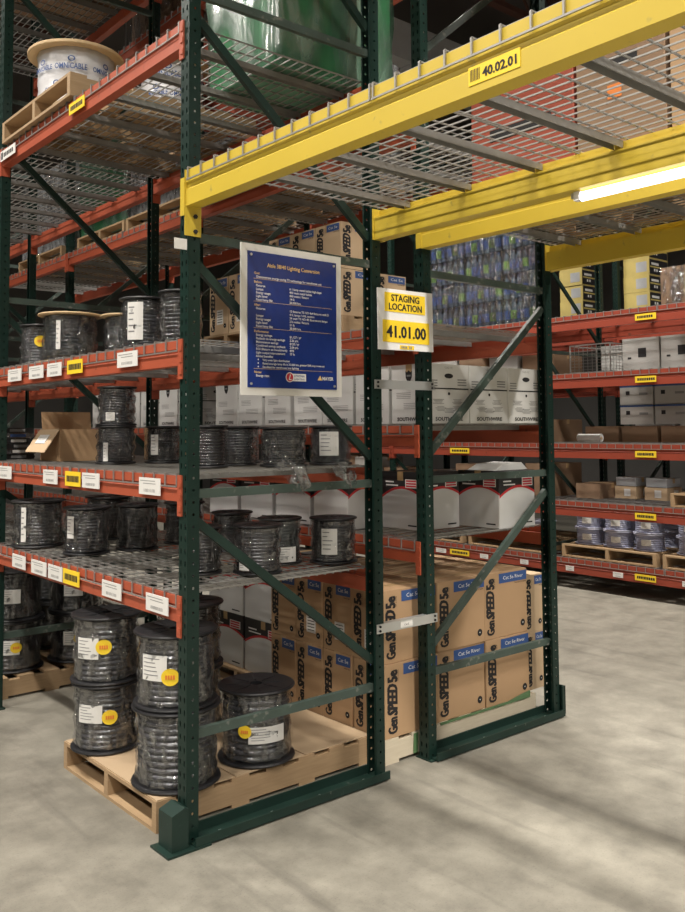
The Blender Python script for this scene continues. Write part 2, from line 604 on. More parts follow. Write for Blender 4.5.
def post_mesh(flip):
    """open C column; web faces -X (or +X when flip)"""
    mb = MB()
    n = int(POST_H / 0.0508)
    s = -1 if flip else 1
    x0 = PW if flip else 0.0
    holed_strip(mb, (x0, 0, 0), (0, 1, 0), PD / 2, n, 0.0508, 0.0055, 0.014)
    holed_strip(mb, (x0, PD / 2, 0), (0, 1, 0), PD / 2, n, 0.0508, 0.0055, 0.014)
    holed_strip(mb, (x0, 0, 0), (s, 0, 0), PW, n, 0.0508, 0.0062, 0.0062)
    holed_strip(mb, (x0, PD, 0), (s, 0, 0), PW, n, 0.0508, 0.0062, 0.0062)
    # returned lips
    x1 = x0 + s * PW
    for y, dy in ((0, 0.012), (PD, -0.012)):
        b = len(mb.v)
        mb.v += [(x1, y, 0), (x1, y + dy, 0), (x1, y + dy, n * 0.0508), (x1, y, n * 0.0508)]
        mb.f.append((b, b + 1, b + 2, b + 3))
        mb.mi.append(0)
    return mb.mesh('post', 'green')


POST = {False: post_mesh(False), True: post_mesh(True)}


def add_post(parent, x, flip):
    p = link('post', POST[flip], parent, (x, 0, 0))
    sd = p.modifiers.new('thickness', 'SOLIDIFY')
    sd.thickness = 0.0022
    sd.offset = 0
    return p


def c_brace(a, b, w=0.038, d=0.026):
    """small C channel between two points in a Y = const plane (open side to +Y)"""
    a, b = Vector(a), Vector(b)
    t = (b - a).normalized()
    nrm = Vector((0, -1, 0))
    s = t.cross(nrm).normalized()
    mb = MB()
    prof = [(-w / 2, -d / 2), (w / 2, -d / 2), (w / 2, d / 2), (w / 2 - .006, d / 2), (w / 2 - .006, -d / 2 + .005), (-w / 2 + .006, -d / 2 + .005), (-w / 2 + .006, d / 2), (-w / 2, d / 2)]
    k = len(prof)
    for p in (a, b):
        for q, r in prof:
            mb.v.append(tuple(p + s * q + Vector((0, r, 0))))
    for i in range(k):
        j = (i + 1) % k
        mb.f.append((i, j, k + j, k + i))
        mb.mi.append(0)
    mb.f.append(tuple(reversed(range(k))))
    mb.f.append(tuple(range(k, 2 * k)))
    mb.mi += [0, 0]
    return mb


_br = {}
Z_H = [0.435, 1.43, 2.53, 3.62, 4.7]


def upright(label, x0, x1, y, rising, base=None, group=None, name='upright_frame'):
    t = thing(name, label, 'rack frame', (x0, y, 0), group=group)
    D = x1 - x0
    add_post(t, 0, False)
    add_post(t, D - PW, True)
    key = (round(D, 3), rising)
    if key not in _br:
        hs = [c_brace((PW - .004, PD / 2, z), (D - PW + .004, PD / 2, z)).mesh('horizontal_brace', 'dusty_green') for z in Z_H]
        ds = []
        for za, zb in zip(Z_H[:-1], Z_H[1:]):
            lo, hi = za + 0.13, zb - 0.11
            e = ((PW - .004, PD / 2, lo), (D - PW + .004, PD / 2, hi)) if rising else ((PW - .004, PD / 2, hi), (D - PW + .004, PD / 2, lo))
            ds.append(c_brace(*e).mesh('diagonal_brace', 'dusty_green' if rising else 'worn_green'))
        bp = MB().box((-0.005, -0.02, 0), (PW + 0.012, PD + 0.02, 0.008)).mesh('base_plate', 'worn_green')
        _br[key] = hs, ds, bp
    hs, ds, bp = _br[key]
    for h in hs:
        link('horizontal_brace', h, t)
    for dd in ds:
        link('diagonal_brace', dd, t)
    link('base_plate', bp, t)
    link('base_plate', bp, t, (D - PW - .008, 0, 0))
    return t


R1 = (0.0, 1.105)
R2 = (1.412, 2.515)
R3 = (6.0, 7.07)
R4 = (7.38, 8.45)
G_FR = 'green upright rack frames'
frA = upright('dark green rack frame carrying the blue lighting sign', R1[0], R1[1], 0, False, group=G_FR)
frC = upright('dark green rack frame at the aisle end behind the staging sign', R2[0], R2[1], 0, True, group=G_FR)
upright('dark green cable rack frame one bay back, at the picture edge', R1[0], R1[1], PITCH, False, group=G_FR)
upright('dark green carton rack frame one bay back, behind the blue sign', R2[0], R2[1], PITCH, True, group=G_FR)
upright('dark green cable rack frame two bays back', R1[0], R1[1], 2 * PITCH, False, group=G_FR)
upright('dark green carton rack frame two bays back', R2[0], R2[1], 2 * PITCH, True, group=G_FR)
upright('dark green cable rack frame three bays back', R1[0], R1[1], 3 * PITCH, False, group=G_FR)
upright('dark green carton rack frame three bays back', R2[0], R2[1], 3 * PITCH, True, group=G_FR)
Y3 = [2.62, 5.10, 7.58, 10.06]
upright('dark green frame of the far aisle rack beside the yellow and black cartons', R3[0], R3[1], Y3[0], False, group=G_FR)
upright('dark green frame of the far aisle rack between bottle packs and grey pallets', R3[0], R3[1], Y3[1], False, group=G_FR)
upright('third dark green frame of the far aisle rack', R3[0], R3[1], Y3[2], False, group=G_FR)
upright('dark green frame back to back behind the far aisle rack', R4[0], R4[1], Y3[0], True, group=G_FR)
upright('dark green frame of the rearmost rack, one bay farther back', R4[0], R4[1], Y3[1], True, group=G_FR)

# floor channels and column guards of the two end frames
for fr, (x0, x1) in ((frA, R1), (frC, R2)):
    D = x1 - x0
    ch = MB().box((0.02, -0.045, 0.008), (D - 0.006, 0.075, 0.014)).box((0.02, -0.045, 0.014), (D - 0.006, -0.037, 0.045)).box((PW, 0.067, 0.014), (D - PW, 0.075, 0.055))
    c = link('floor_channel', ch.mesh('floor_channel', 'worn_green'), fr)
    bo = MB()
    for k in range(4):
        bo.lathe([(0, 0), (0.010, 0), (0.010, 0.012), (0, 0.014)], 6, (0.16 + k * (D - 0.3) / 3, -0.005, 0.014), closed=False)
    link('anchor_bolts', bo.mesh('anchor_bolts', 'steel'), c)
g = MB().prism([(-0.080, 0.009), (-0.004, 0.009), (-0.004, 0.165), (-0.022, 0.172), (-0.080, 0.150)], 'Y', -0.025, 0.085)
link('column_guard', g.mesh('column_guard', 'worn_green'), frA)
link('guard_plate', MB().box((-0.11, -0.05, 0.0), (0.09, 0.10, 0.009)).mesh('guard_plate', 'worn_green'), frA)
g = MB().box((0, -0.02, 0.008), (0.028, 0.085, 0.012)).box((0.0, -0.02, 0.012), (0.028, -0.012, 0.17)).box((0.0, 0.077, 0.012), (0.028, 0.085, 0.17)).box((0.020, -0.02, 0.012), (0.028, 0.085, 0.17))
link('column_guard', g.mesh('column_guard', 'worn_green'), frC, (R2[1] - R2[0] + 0.004, 0, 0))


# ------------------------------------------------------------------ beams
def beam_prof(h, w=0.05, step=0.024, drop=0.038, groove=True):
    """outer face at x = 0 facing -X"""
    p = [(0, 0), (w, 0), (w, h - drop), (step, h - drop), (step, h), (0.0, h)]
    if groove:
        p += [(0.0, h * 0.66), (0.007, h * 0.61), (0.007, h * 0.50), (0.0, h * 0.45)]
    return p


_bm = {}


def beam(label, x, side, y0, y1, ztop, h, m, group, conn_drop=0.06):
    """side -1: outer face towards -X at x ; +1: outer face towards +X at x"""
    y0, y1 = y0 + 0.002, y1 - 0.002
    t = thing('rack_crossbeam', label, 'beam', (x, y0, ztop - h), group=group)
    Lb = y1 - y0
    k = (round(Lb, 3), h, m, side)
    if k not in _bm:
        pr = [(-side * a, b) for a, b in beam_prof(h)]
        body = MB().prism(pr, 'Y', 0.0, Lb).mesh('beam_body', m)
        cn = MB()
        xa, xb = (-0.0085, -0.0016) if side < 0 else (0.0016, 0.0085)
        cn.box((xa, -0.031, -conn_drop), (xb, 0.003, h + 0.004))
        xi = (0.0, 0.05) if side < 0 else (-0.05, 0.0)
        cn.box((xi[0], 0.0, -conn_drop), (xi[1], 0.004, h + 0.004))
        for q in range(3):
            zz = -conn_drop + 0.02 + q * 0.0508
            cn.box((xa - 0.004 if side < 0 else xb, -0.0325, zz), (xa if side < 0 else xb + 0.004, -0.012, zz + 0.022))
        cm = cn.mesh('end_connector', m)
        cn2 = MB()
        cn2.v = [(a, -b, c) for a, b, c in cn.v]
        cn2.f = [tuple(reversed(f)) for f in cn.f]
        cn2.mi = cn.mi
        _bm[k] = body, cm, cn2.mesh('end_connector', m)
    body, c0, c1 = _bm[k]
    link('beam_body', body, t)
    link('end_connector', c0, t)
    link('end_connector', c1, t, (0, Lb, 0))
    return t


# ------------------------------------------------------------------ wire decks
_dk = {}


def deck_panel(label, x0, x1, y0, w, ztop, group, lip=(True, True), coarse=False):
    t = thing('wire_deck', label, 'wire deck', (x0, y0, ztop), group=group)
    D = x1 - x0
    k = (round(D, 3), round(w, 3), lip)
    if k not in _dk:
        mb = MB()
        n = max(2, int(round(w / 0.1016)))
        for i in range(n + 1):
            y = 0.004 + (w - 0.008) * i / n
            pts = [(-0.006, y, 0.0092), (D + 0.006, y, 0.0092)]
            if lip[0]:
                pts = [(-0.006, y, -0.045)] + pts
            if lip[1]:
                pts = pts + [(D + 0.006, y, -0.045)]
            mb.wire(pts, 0.0029)
        nx = int(round(D / 0.0508))
        for i in range(nx + 1):
            x = 0.01 + (D - 0.02) * i / nx
            mb.wire([(x, 0, 0.0036), (x, w, 0.0036)], 0.0026)
        if lip[0]:
            mb.wire([(-0.009, 0, -0.045), (-0.009, w, -0.045)], 0.003)
        if lip[1]:
            mb.wire([(D + 0.009, 0, -0.045), (D + 0.009, w, -0.045)], 0.003)
        cm = MB()
        cw, chh = 0.042, 0.028
        a, b = 0.034, D - 0.034
        cm.box((a, -cw / 2, -0.0025), (b, cw / 2, 0.0005))
        cm.box((a, -cw / 2, -chh), (b, -cw / 2 + 0.002, -0.0025))
        cm.box((a, cw / 2 - 0.002, -chh), (b, cw / 2, -0.0025))
        _dk[k] = mb.mesh('wire_grid', 'zinc'), cm.mesh('support_channel', 'channel')
    grid, chn = _dk[k]
    g = link('wire_grid', grid, t)
    for f in (0.16, 0.5, 0.84):
        link('support_channel', chn, t, (0, w * f, 0))
    return t


ORD = ['first', 'second', 'third', 'fourth', 'fifth', 'sixth']


def bay(rowname, R, y0, y1, levels, bayname, h=0.108, m='red', colour='rust-red', front=True, back=True, decks=True, group=None):
    """levels: list of (ztop, shelf name)"""
    out = {}
    for z, sn in levels:
        if front:
            out[(sn, 'f')] = beam('%s beam, aisle side, %s, %s of the %s' % (colour, sn, bayname, rowname) if R in (R1, R3) else '%s beam, flue side, %s, %s of the %s' % (colour, sn, bayname, rowname), R[0], -1, y0, y1, z, h, m, group or 'beams of the ' + rowname)
        if back:
            out[(sn, 'b')] = beam('%s beam, %s, %s, %s of the %s' % (colour, 'flue side' if R in (R1, R3) else 'far aisle side', sn, bayname, rowname), R[1], 1, y0, y1, z, h, m, group or 'beams of the ' + rowname)
        if decks:
            w = (y1 - y0 - 0.024) / 2
            for i in range(2):
                deck_panel('grey wire deck panel, %s half, %s, %s of the %s' % (('near', 'far')[i], sn, bayname, rowname), R[0], R[1], y0 + 0.009 + i * (w + 0.006), w, z, 'wire decks of the ' + rowname)
    return out


LV1 = [(1.002, 'lowest shelf'), (1.506, 'second shelf'), (2.085, 'third shelf'), (3.48, 'fourth shelf'), (4.95, 'top shelf')]
LV2 = [(1.105, 'lowest shelf'), (1.715, 'second shelf'), (2.262, 'third shelf'), (3.36, 'fourth shelf'), (4.95, 'top shelf')]
LV3 = [(0.315, 'floor-level shelf'), (0.915, 'second shelf'), (1.525, 'third shelf'), (2.265, 'fourth shelf'), (2.885, 'fifth shelf')]
b11 = bay('cable rack', R1, PD, PITCH, LV1, 'near bay')
b12 = bay('cable rack', R1, PITCH + PD, 2 * PITCH, LV1, 'second bay')
b21 = bay('carton rack', R2, PD, PITCH, LV2, 'near bay')
b22 = bay('carton rack', R2, PITCH + PD, 2 * PITCH, LV2, 'second bay')
b13 = bay('cable rack', R1, 2 * PITCH + PD, 3 * PITCH, LV1[:4], 'third bay')
b23 = bay('carton rack', R2, 2 * PITCH + PD, 3 * PITCH, LV2[:4], 'third bay')
b31 = bay('far aisle rack', R3, 0.0, Y3[0], LV3, 'near bay', h=0.150, m='deep_red', colour='deep red')
b32 = bay('far aisle rack', R3, Y3[0] + PD, Y3[1], LV3, 'second bay', h=0.150, m='deep_red', colour='deep red')
b33 = bay('far aisle rack', R3, Y3[1] + PD, Y3[2], LV3, 'third bay', h=0.150, m='deep_red', colour='deep red')
b41 = bay('rearmost rack', R4, 0.0, Y3[0], LV3[1:], 'near bay', h=0.150, m='deep_red', colour='deep red')
b42 = bay('rearmost rack', R4, Y3[0] + PD, Y3[1], LV3[1:], 'second bay', h=0.150, m='deep_red', colour='deep red')

# yellow tunnel beams
YB = []
YL = -3.70
for x, side, nm in ((-0.018, -1, 'nearest yellow tunnel beam, printed 40.02.01'), (1.125, 1, 'second yellow tunnel beam, the lamp tube beneath it'), (1.395, -1, 'third yellow tunnel beam, behind the lamp tube'), (2.535, 1, 'farthest yellow tunnel beam, over the far aisle end')):
    t = thing('tunnel_beam', nm, 'beam', (x, 0, 2.65), group='yellow tunnel beams')
    h = 0.152
    pr = [(-side * a, b) for a, b in beam_prof(h, 0.066, 0.030, 0.040)]
    link('beam_body', MB().prism(pr, 'Y', YL, -0.008).mesh('beam_body', 'yellow'), t)
    c = MB()
    s = -side
    xs = sorted((s * -0.004, s * 0.075))
    low = -0.125 if x < 0.5 else 0.0
    c.box((xs[0], -0.008, low), (xs[1], -0.003, h + 0.004))
    xo = sorted((s * -0.0035, s * -0.009))
    c.box((xo[0], -0.008, 0.0 if x > 0.5 else -0.04), (xo[1], 0.025, h - 0.03))
    ec = link('end_connector', c.mesh('end_connector', 'yellow'), t)
    bo = MB()
    for z in ((-0.04, -0.105) if x < 0.5 else ()):
        bo.prism([(s * 0.045 + 0.010 * math.cos(a * math.pi / 3), z + 0.010 * math.sin(a * math.pi / 3)) for a in range(6)], 'Y', -0.016, -0.008)
    if bo.f:
        link('connector_bolts', bo.mesh('connector_bolts', 'ink'), ec)
    YB.append(t)
w = 1.16
for r, (xa, xb), rn in ((0, (-0.018, 1.125), 'cable rack'), (1, (1.395, 2.535), 'carton rack')):
    for i in range(3):
        deck_panel('grey wire deck panel, %s along the yellow tunnel of the %s' % (ORD[i], rn), xa, xb, -0.02 - (i + 1) * (w + 0.008), w, 2.802, 'wire decks over the tunnel')

# row spacers between the back-to-back racks
for z, lb in ((1.945, 'flat galvanised row spacer under the staging sign'), (0.742, 'galvanised row spacer low between the two end posts')):
    t = thing('row_spacer', lb, 'spacer bar', (1.052, -0.006, z - 0.045), group='row spacers')
    link('bar', MB().box((0, -0.004, 0), (0.425, 0, 0.045)).box((0.062, 0.0, 0.040), (0.352, 0.03 if z < 1 else 0.004, 0.045)).mesh('bar', 'steel'), t)
    bo = MB()
    for x in (0.02, 0.405):
        for zz in (0.012, 0.033):
            bo.prism([(x + 0.006 * math.cos(a * math.pi / 3), zz + 0.006 * math.sin(a * math.pi / 3)) for a in range(6)], 'Y', -0.010, -0.004)
    link('bolts', bo.mesh('bolts', 'ink'), t)
    if z < 1:
        lb2 = MB().rect((0.2, -0.0055, 0.022), XP, ZP, 0.085, 0.028)
        o = link('paper_label', lb2.mesh('paper_label', 'label'), t)
        ln = MB()
        put_text(ln, 'Cat-5', (0.2, -0.0062, 0.017), XP, ZP, 0.010, align='C')
        link('print', ln.mesh('print', 'ink'), o)


# ------------------------------------------------------------------ stickers on beams
def sticker(bm, px0, px1, py, colour, hgt=0.07, zoff=None, x=-0.0168, wide=None):
    """paper label on the front of a beam whose outer face looks to -X; placed by the photo columns px0..px1"""
    bl = bm.location
    ya = un((px0, py), X=bl.x + x).y
    yb = un((px1, py), X=bl.x + x).y
    yc, wd = (ya + yb) / 2 - bl.y, abs(ya - yb)
    h = 0.108 if bm.location.x < 2 else 0.150
    z = (h * 0.5 if zoff is None else zoff)
    mb = MB().box((x, yc - wd / 2, z - hgt / 2), (x + 0.004, yc + wd / 2, z + hgt / 2))
    o = link('beam_label', mb.mesh('beam_label', 'ylabel' if colour == 'y' else 'label'), bm)
    pm = MB()
    r = random.Random(int(px0 * 7 + py))
    xf = x - 0.0006
    if colour == 'y':
        k = -0.40
        while k < 0.36:
            ww = r.uniform(0.07, 0.11)
            pm.rect((xf, yc - (k + ww / 2) * wd, z), YN, ZP, ww * wd * 0.78, hgt * 0.42)
            k += ww
    else:
        for q in range(2):
            pm.rect((xf, yc + wd * 0.08 * (1 - q), z + hgt * (0.32 - 0.16 * q)), YN, ZP, wd * (0.7 - 0.1 * q), hgt * 0.035)
        for q in range(11):
            pm.rect((xf, yc - wd * 0.25 + wd * 0.05 * q, z - hgt * 0.25), YN, ZP, wd * r.uniform(0.012, 0.03), hgt * 0.18)
    link('print', pm.mesh('print', 'ink' if colour == 'y' else 'grey_ink'), o)


bm = b11[('second shelf', 'f')]
for a, b, c in ((-6, 11, 'w'), (43, 57, 'w'), (65, 80, 'y'), (82, 99, 'w'), (139, 160, 'w')):
    sticker(bm, a, b, 480, c, 0.075, 0.055)
bm = b11[('lowest shelf', 'f')]
for a, b, c in ((12, 25, 'w'), (31, 46, 'w'), (48, 62, 'w'), (63, 79, 'y'), (102, 121, 'w'), (146, 168, 'w')):
    sticker(bm, a, b, 575, c, 0.075, 0.055)
bm = b11[('third shelf', 'f')]
for a, b, c in ((8, 21, 'w'), (29, 43, 'w'), (47, 61, 'w'), (67, 82, 'y'), (117, 137, 'w')):
    sticker(bm, a, b, 370, c, 0.072, 0.056)
bm = b11[('fourth shelf', 'f')]
sticker(bm, 69, 84, 106, 'y', 0.06, 0.05)
o = link('beam_label', MB().box((-0.0168, 1.98, 0.022), (-0.0128, 2.235, 0.085)).mesh('beam_label', 'label'), bm)
tx = MB()
tx.rect((-0.0175, 2.205, 0.053), YN, ZP, 0.03, 0.045)
for q in range(6):
    tx.rect((-0.0175, 2.165 - q * 0.028, 0.053), YN, ZP, 0.02, 0.026)
link('print', tx.mesh('print', 'ink'), o)
for sn, y in (('fifth shelf', 322), ('fourth shelf', 378), ('third shelf', 452), ('second shelf', 518), ('floor-level shelf', 584)):
    sticker(b31[(sn, 'f')], 635, 656, y, 'y', 0.062, 0.055)
    sticker(b32[(sn, 'f')], 450, 469, {'fifth shelf': 340, 'fourth shelf': 390, 'third shelf': 448, 'second shelf': 500, 'floor-level shelf': 553}[sn], 'y', 0.062, 0.055)
for a, b in ((566, 574), (613, 623), (682, 690)):
    sticker(b31[('floor-level shelf', 'f')], a, b, 578, 'w', 0.05, 0.05)
for a, b in ((436, 446), (480, 488), (520, 528)):
    sticker(b32[('floor-level shelf', 'f')], a, b, 555, 'w', 0.05, 0.05)

# yellow beam print: bar code and 40.02.01
t = YB[0]
o = link('beam_label', MB().box((-0.0022, -1.787, 0.024), (-0.0003, -1.602, 0.078)).mesh('beam_label', 'ylabel'), t)
tx = MB()
put_text(tx, '40.02.01', (-0.0030, -1.655, 0.037), YN, ZP, 0.026, 0.120, bold=0.018, heavy=0.0008)
for q in range(7):
    tx.rect((-0.0030, -1.610 - q * 0.0055, 0.052), YN, ZP, 0.0035 if q % 2 else 0.0022, 0.034)
link('lettering', tx.mesh('lettering', 'ink'), o)
# small tag stuck on the near post
pt = link('post_tag', MB().box((-0.068, -0.006, 2.462), (-0.008, -0.004, 2.508)).mesh('post_tag', 'label'), frA, (-0.004, -0.002, 0))

# ------------------------------------------------------------------ signs
t = thing('information_sign', 'blue framed lighting conversion notice hung on the rack frame', 'sign', (0.252, -0.016, 1.853))
W, H = 0.576, 0.677
fb = 0.038
link('sign_border', MB().box((0, -0.004, 0), (W, 0.004, fb)).box((0, -0.004, H - fb), (W, 0.004, H)).box((0, -0.004, fb), (fb, 0.004, H - fb)).box((W - fb, -0.004, fb), (W, 0.004, H - fb)).mesh('sign_border', 'alu'), t)
pn = link('sign_face', MB().box((fb - 0.004, -0.009, fb - 0.004), (W - fb + 0.004, 0.003, H - fb + 0.004)).mesh('sign_face', 'sign_blue'), t)
sc = MB()
for x in (fb + 0.012, W - fb - 0.012):
    for z in (fb + 0.012, H - fb - 0.012):
        sc.prism([(x + 0.006 * math.cos(a * math.pi / 5), z + 0.006 * math.sin(a * math.pi / 5)) for a in range(10)], 'Y', -0.013, -0.009)
link('screws', sc.mesh('screws', 'steel'), t)
gold, white = MB(), MB()
yy = -0.0098
xl, xm, top = fb + 0.028, 0.262, H - fb


def ln(mbx, s, x, z, h=0.0104, al='L', bold=0.014, width=None):
    put_text(mbx, s, (x, yy, z), XP, ZP, h, width, bold=bold, align=al)


ln(gold, 'Aisle 38/40 Lighting Conversion', W / 2, top - 0.060, 0.0175, 'C', 0.014, 0.300)
z = top - 0.082
rows = [('G', 'Goal:', ''), ('T', 'Demonstrate energy-saving T5 technology for warehouse use', ''), ('-', '', ''),
        ('G', 'Before:', ''), ('R', 'Fixtures:', '6 1-lamp metal halide high-bays'), ('R', 'Lamps:', '400 watt metal halide'), ('R', 'Energy usage:', '460 watts / fixture'), ('R', 'Light level:', '14 fc'), ('R', 'Rated lamp life:', '20,000 hrs.'), ('-', '', ''),
        ('G', 'After:', ''), ('R', 'Fixtures:', '12 fixtures T5 HO 4x4 fixtures with 2'), ('R', '', '4 ft. lamps / 4 ft. section'), ('R', 'Lamps:', '54 watt T5 HO 4ft fluorescent lamps'), ('R', 'Energy usage:', '216 watts / fixture'), ('R', 'Light level:', '31 fc'), ('R', 'Rated lamp life:', '30,000 hrs.'), ('-', '', ''),
        ('G', 'Performance:', ''), ('R', 'Energy savings:', '$1,127 / yr'), ('R', 'Payback via energy savings:', '2.26 yrs.'), ('R', 'Maintenance savings:', '$120 / yr'), ('R', 'Combined savings payback:', '2.04 yrs.'), ('R', 'ROI (Return on Investment):', '49%'), ('R', 'Light output improvement:', '17 fc'), ('R', 'Added benefits:', ''),
        ('B', 'Very even light distribution', ''), ('B', 'Rated average lamp life is 30,000 hrs, greater 50% improvement', ''), ('B', 'Excellent for warehouse low lighting', ''), ('-', '', ''),
        ('G', 'Notes:', ''), ('R', 'Energy rate:', '$.06 / kwh')]
for kd, a, b in rows:
    if kd == '-':
        gold.rect((W / 2, yy, z - 0.004), XP, ZP, W - 2 * fb - 0.05, 0.0012)
        z -= 0.008
        continue
    z -= 0.0158
    if kd == 'G':
        ln(gold, a, xl, z)
    elif kd == 'T':
        ln(white, a, xl + 0.012, z)
    elif kd == 'B':
        white.rect((xl + 0.022, yy, z + 0.005), XP, ZP, 0.005, 0.006)
        ln(white, a, xl + 0.045, z, 0.0096)
    else:
        if a:
            ln(white, a, xl + 0.010, z)
        if b:
            ln(white, b, xm, z)
link('gold_lettering', gold.mesh('gold_lettering', 'gold_ink'), pn)
link('white_lettering', white.mesh('white_lettering', 'white_ink'), pn)
# round emblem with its name plate, and the triangle emblem
lg = MB()
lg.disc((0.262, yy - 0.0002, 0.085), 0.023, XP, ZP, 28)
lg.rect((0.315, yy - 0.0001, 0.085), XP, ZP, 0.082, 0.034)
lo = link('round_emblem', lg.mesh('round_emblem', 'white_ink'), pn)
l2 = MB().disc((0.262, yy - 0.0008, 0.085), 0.019, XP, ZP, 28)
l2 = link('emblem_red', l2.mesh('emblem_red', 'red_ink'), lo)
l3 = MB()
put_text(l3, 'L', (0.262, yy - 0.0014, 0.073), XP, ZP, 0.024, align='C', bold=0.02, slant=0.3)
link('emblem_letter', l3.mesh('emblem_letter', 'white_ink'), lo)
l4 = MB()
put_text(l4, 'LITHONIA', (0.286, yy - 0.0008, 0.087), XP, ZP, 0.010, 0.062, bold=0.02)
put_text(l4, 'LIGHTING', (0.286, yy - 0.0008, 0.073), XP, ZP, 0.008, 0.062, bold=0.01)
link('emblem_name', l4.mesh('emblem_name', 'blue_ink'), lo)
l5 = MB()
b = len(l5.v)
l5.v += [(0.424, yy, 0.076), (0.452, yy, 0.076), (0.440, yy, 0.099)]
l5.f.append((b, b + 1, b + 2)); l5.mi.append(0)
link('triangle_emblem', l5.mesh('triangle_emblem', 'gold_ink'), pn)
l6 = MB()
put_text(l6, 'MAYER', (0.452, yy, 0.077), XP, ZP, 0.016, 0.068, bold=0.025)
link('maker_name', l6.mesh('maker_name', 'white_ink'), pn)

t = thing('staging_sign', 'white staging location sign with yellow panels reading 41.01.00', 'sign', (1.060, -0.030, 2.096))
W, H = 0.392, 0.310
link('sign_face', MB().prism([(0, 0), (W, 0.004), (W - 0.004, H + 0.004), (-0.004, H)], 'Y', 0, 0.004).mesh('sign_face', 'sign_white'), t)
yp = link('yellow_panel', MB().box((0.045, -0.002, 0.195), (0.332, -0.0002, 0.292)).mesh('yellow_panel', 'ylabel'), t)
m_ = MB()
put_text(m_, 'STAGING', (0.188, -0.003, 0.250), XP, ZP, 0.034, 0.200, bold=0.012, align='C', heavy=0.0012)
put_text(m_, 'LOCATION', (0.188, -0.003, 0.205), XP, ZP, 0.034, 0.236, bold=0.012, align='C', heavy=0.0012)
link('lettering', m_.mesh('lettering', 'ink'), yp)
yp = link('yellow_panel', MB().box((0.030, -0.002, 0.040), (0.360, -0.0002, 0.152)).mesh('yellow_panel', 'ylabel'), t)
m_ = MB()
put_text(m_, '41.01.00', (0.195, -0.003, 0.066), XP, ZP, 0.058, 0.278, bold=0.016, align='C', heavy=0.002)
link('lettering', m_.mesh('lettering', 'ink'), yp)
yp = link('yellow_strip', MB().box((0.148, -0.002, 0.008), (0.248, -0.0002, 0.028)).mesh('yellow_strip', 'ylabel'), t)
m_ = MB()
for k in range(4):
    m_.rect((0.160 + k * 0.011, -0.003, 0.018), XP, ZP, 0.008, 0.011)
for k in range(2):
    m_.rect((0.215 + k * 0.011, -0.003, 0.018), XP, ZP, 0.008, 0.011)
link('lettering', m_.mesh('lettering', 'grey_ink'), yp)

# ------------------------------------------------------------------ fluorescent tube under the second yellow beam
t = thing('tube_lamp', 'lit white fluorescent tube under the second yellow beam', 'lamp', (1.100, -1.205, 2.626))
link('tube', MB().prism([(0.020 * math.cos(a * math.pi / 6), 0.020 * math.sin(a * math.pi / 6)) for a in range(12)], 'Y', -1.50, 0).mesh('tube', 'tube', smooth=False), t)
for y in (0.0, -1.53):
    link('end_cap', MB().box((-0.014, y, -0.014), (0.014, y + 0.03, 0.022)).mesh('end_cap', 'lamp_body'), t)
link('clip', MB().box((-0.003, 0.03, 0.0), (0.003, 0.05, 0.022)).mesh('clip', 'steel'), t)

# ------------------------------------------------------------------ pallets
_pal = {}


def pallet(label, x, y, z, lx=1.2, ly=1.0, m='pallet', group='wooden pallets', h=0.13):
    """stringers run along X, deck boards along Y"""
    t = thing('wooden_pallet', label, 'pallet', (x, y, z), group=group)
    k = (lx, ly, m, h)
    if k not in _pal:
        st = MB().box((0, 0, 0.016), (lx, 0.038, h - 0.016)).mesh('stringer', m)
        bd = MB().box((0, 0, 0), (0.095, ly, 0.016)).mesh('deck_board', m)
        _pal[k] = st, bd
    st, bd = _pal[k]
    for f in (0, 0.5, 1):
        link('stringer', st, t, (0, f * (ly - 0.038), 0))
    for i in range(7):
        link('deck_board', bd, t, (i * (lx - 0.095) / 6, 0, h - 0.016))
    for i in range(4):
        link('bottom_board', bd, t, (i * (lx - 0.095) / 3, 0, 0))
    return t


# ------------------------------------------------------------------ cable reels
_rl = {}


def reel_meshes(r, h, cab, fl, ridges, barrel):
    k = (r, h, cab, fl, ridges, barrel)
    if k in _rl:
        return _rl[k]
    ft = max(0.012, h * 0.05)
    fl_prof = [(r * 0.16, 0), (r * 0.93, 0), (r * 0.985, ft * 0.2), (r, ft * 0.5), (r * 0.985, ft * 0.85), (r * 0.93, ft), (r * 0.55, ft * 0.8), (r * 0.16, ft * 0.8)]
    flange = MB().lathe(fl_prof, 36)
    if fl == 'plastic':
        for q in range(8):
            a = q * math.pi / 4
            flange.bar((r * 0.25 * math.cos(a), r * 0.25 * math.sin(a), ft * 0.72), (r * 0.9 * math.cos(a), r * 0.9 * math.sin(a), ft * 0.72), 0.008, ft * 0.5)
    fm = flange.mesh('flange', fl)
    rw = r * barrel
    z0, z1 = ft, h - ft
    pr = [(r * 0.3, z0)]
    dz = (z1 - z0) / ridges
    for i in range(ridges):
        b = z0 + i * dz
        pr += [(rw - dz * 0.42, b + dz * 0.02), (rw - dz * 0.17, b + dz * 0.14), (rw - dz * 0.03, b + dz * 0.34), (rw, b + dz * 0.5), (rw - dz * 0.03, b + dz * 0.66), (rw - dz * 0.17, b + dz * 0.86)]
    pr += [(rw - dz * 0.42, z1), (r * 0.3, z1)]
    rnd = random.Random(int(r * 1000 + ridges))
    wm = MB().lathe(pr, 40, wob=0.0012, rnd=rnd).mesh('cable_winding', cab, smooth=True)
    n = 9
    fp = [(rw + 0.006 + 0.005 * math.sin(i * 2.1), z0 + 0.004 + (z1 - z0 - 0.008) * i / n) for i in range(n + 1)]
    sm = MB().lathe(fp, 44, wob=0.005, rnd=rnd, closed=False).mesh('stretch_wrap', 'film', smooth=True)
    _rl[k] = fm, wm, sm, ft, rw
    return _rl[k]


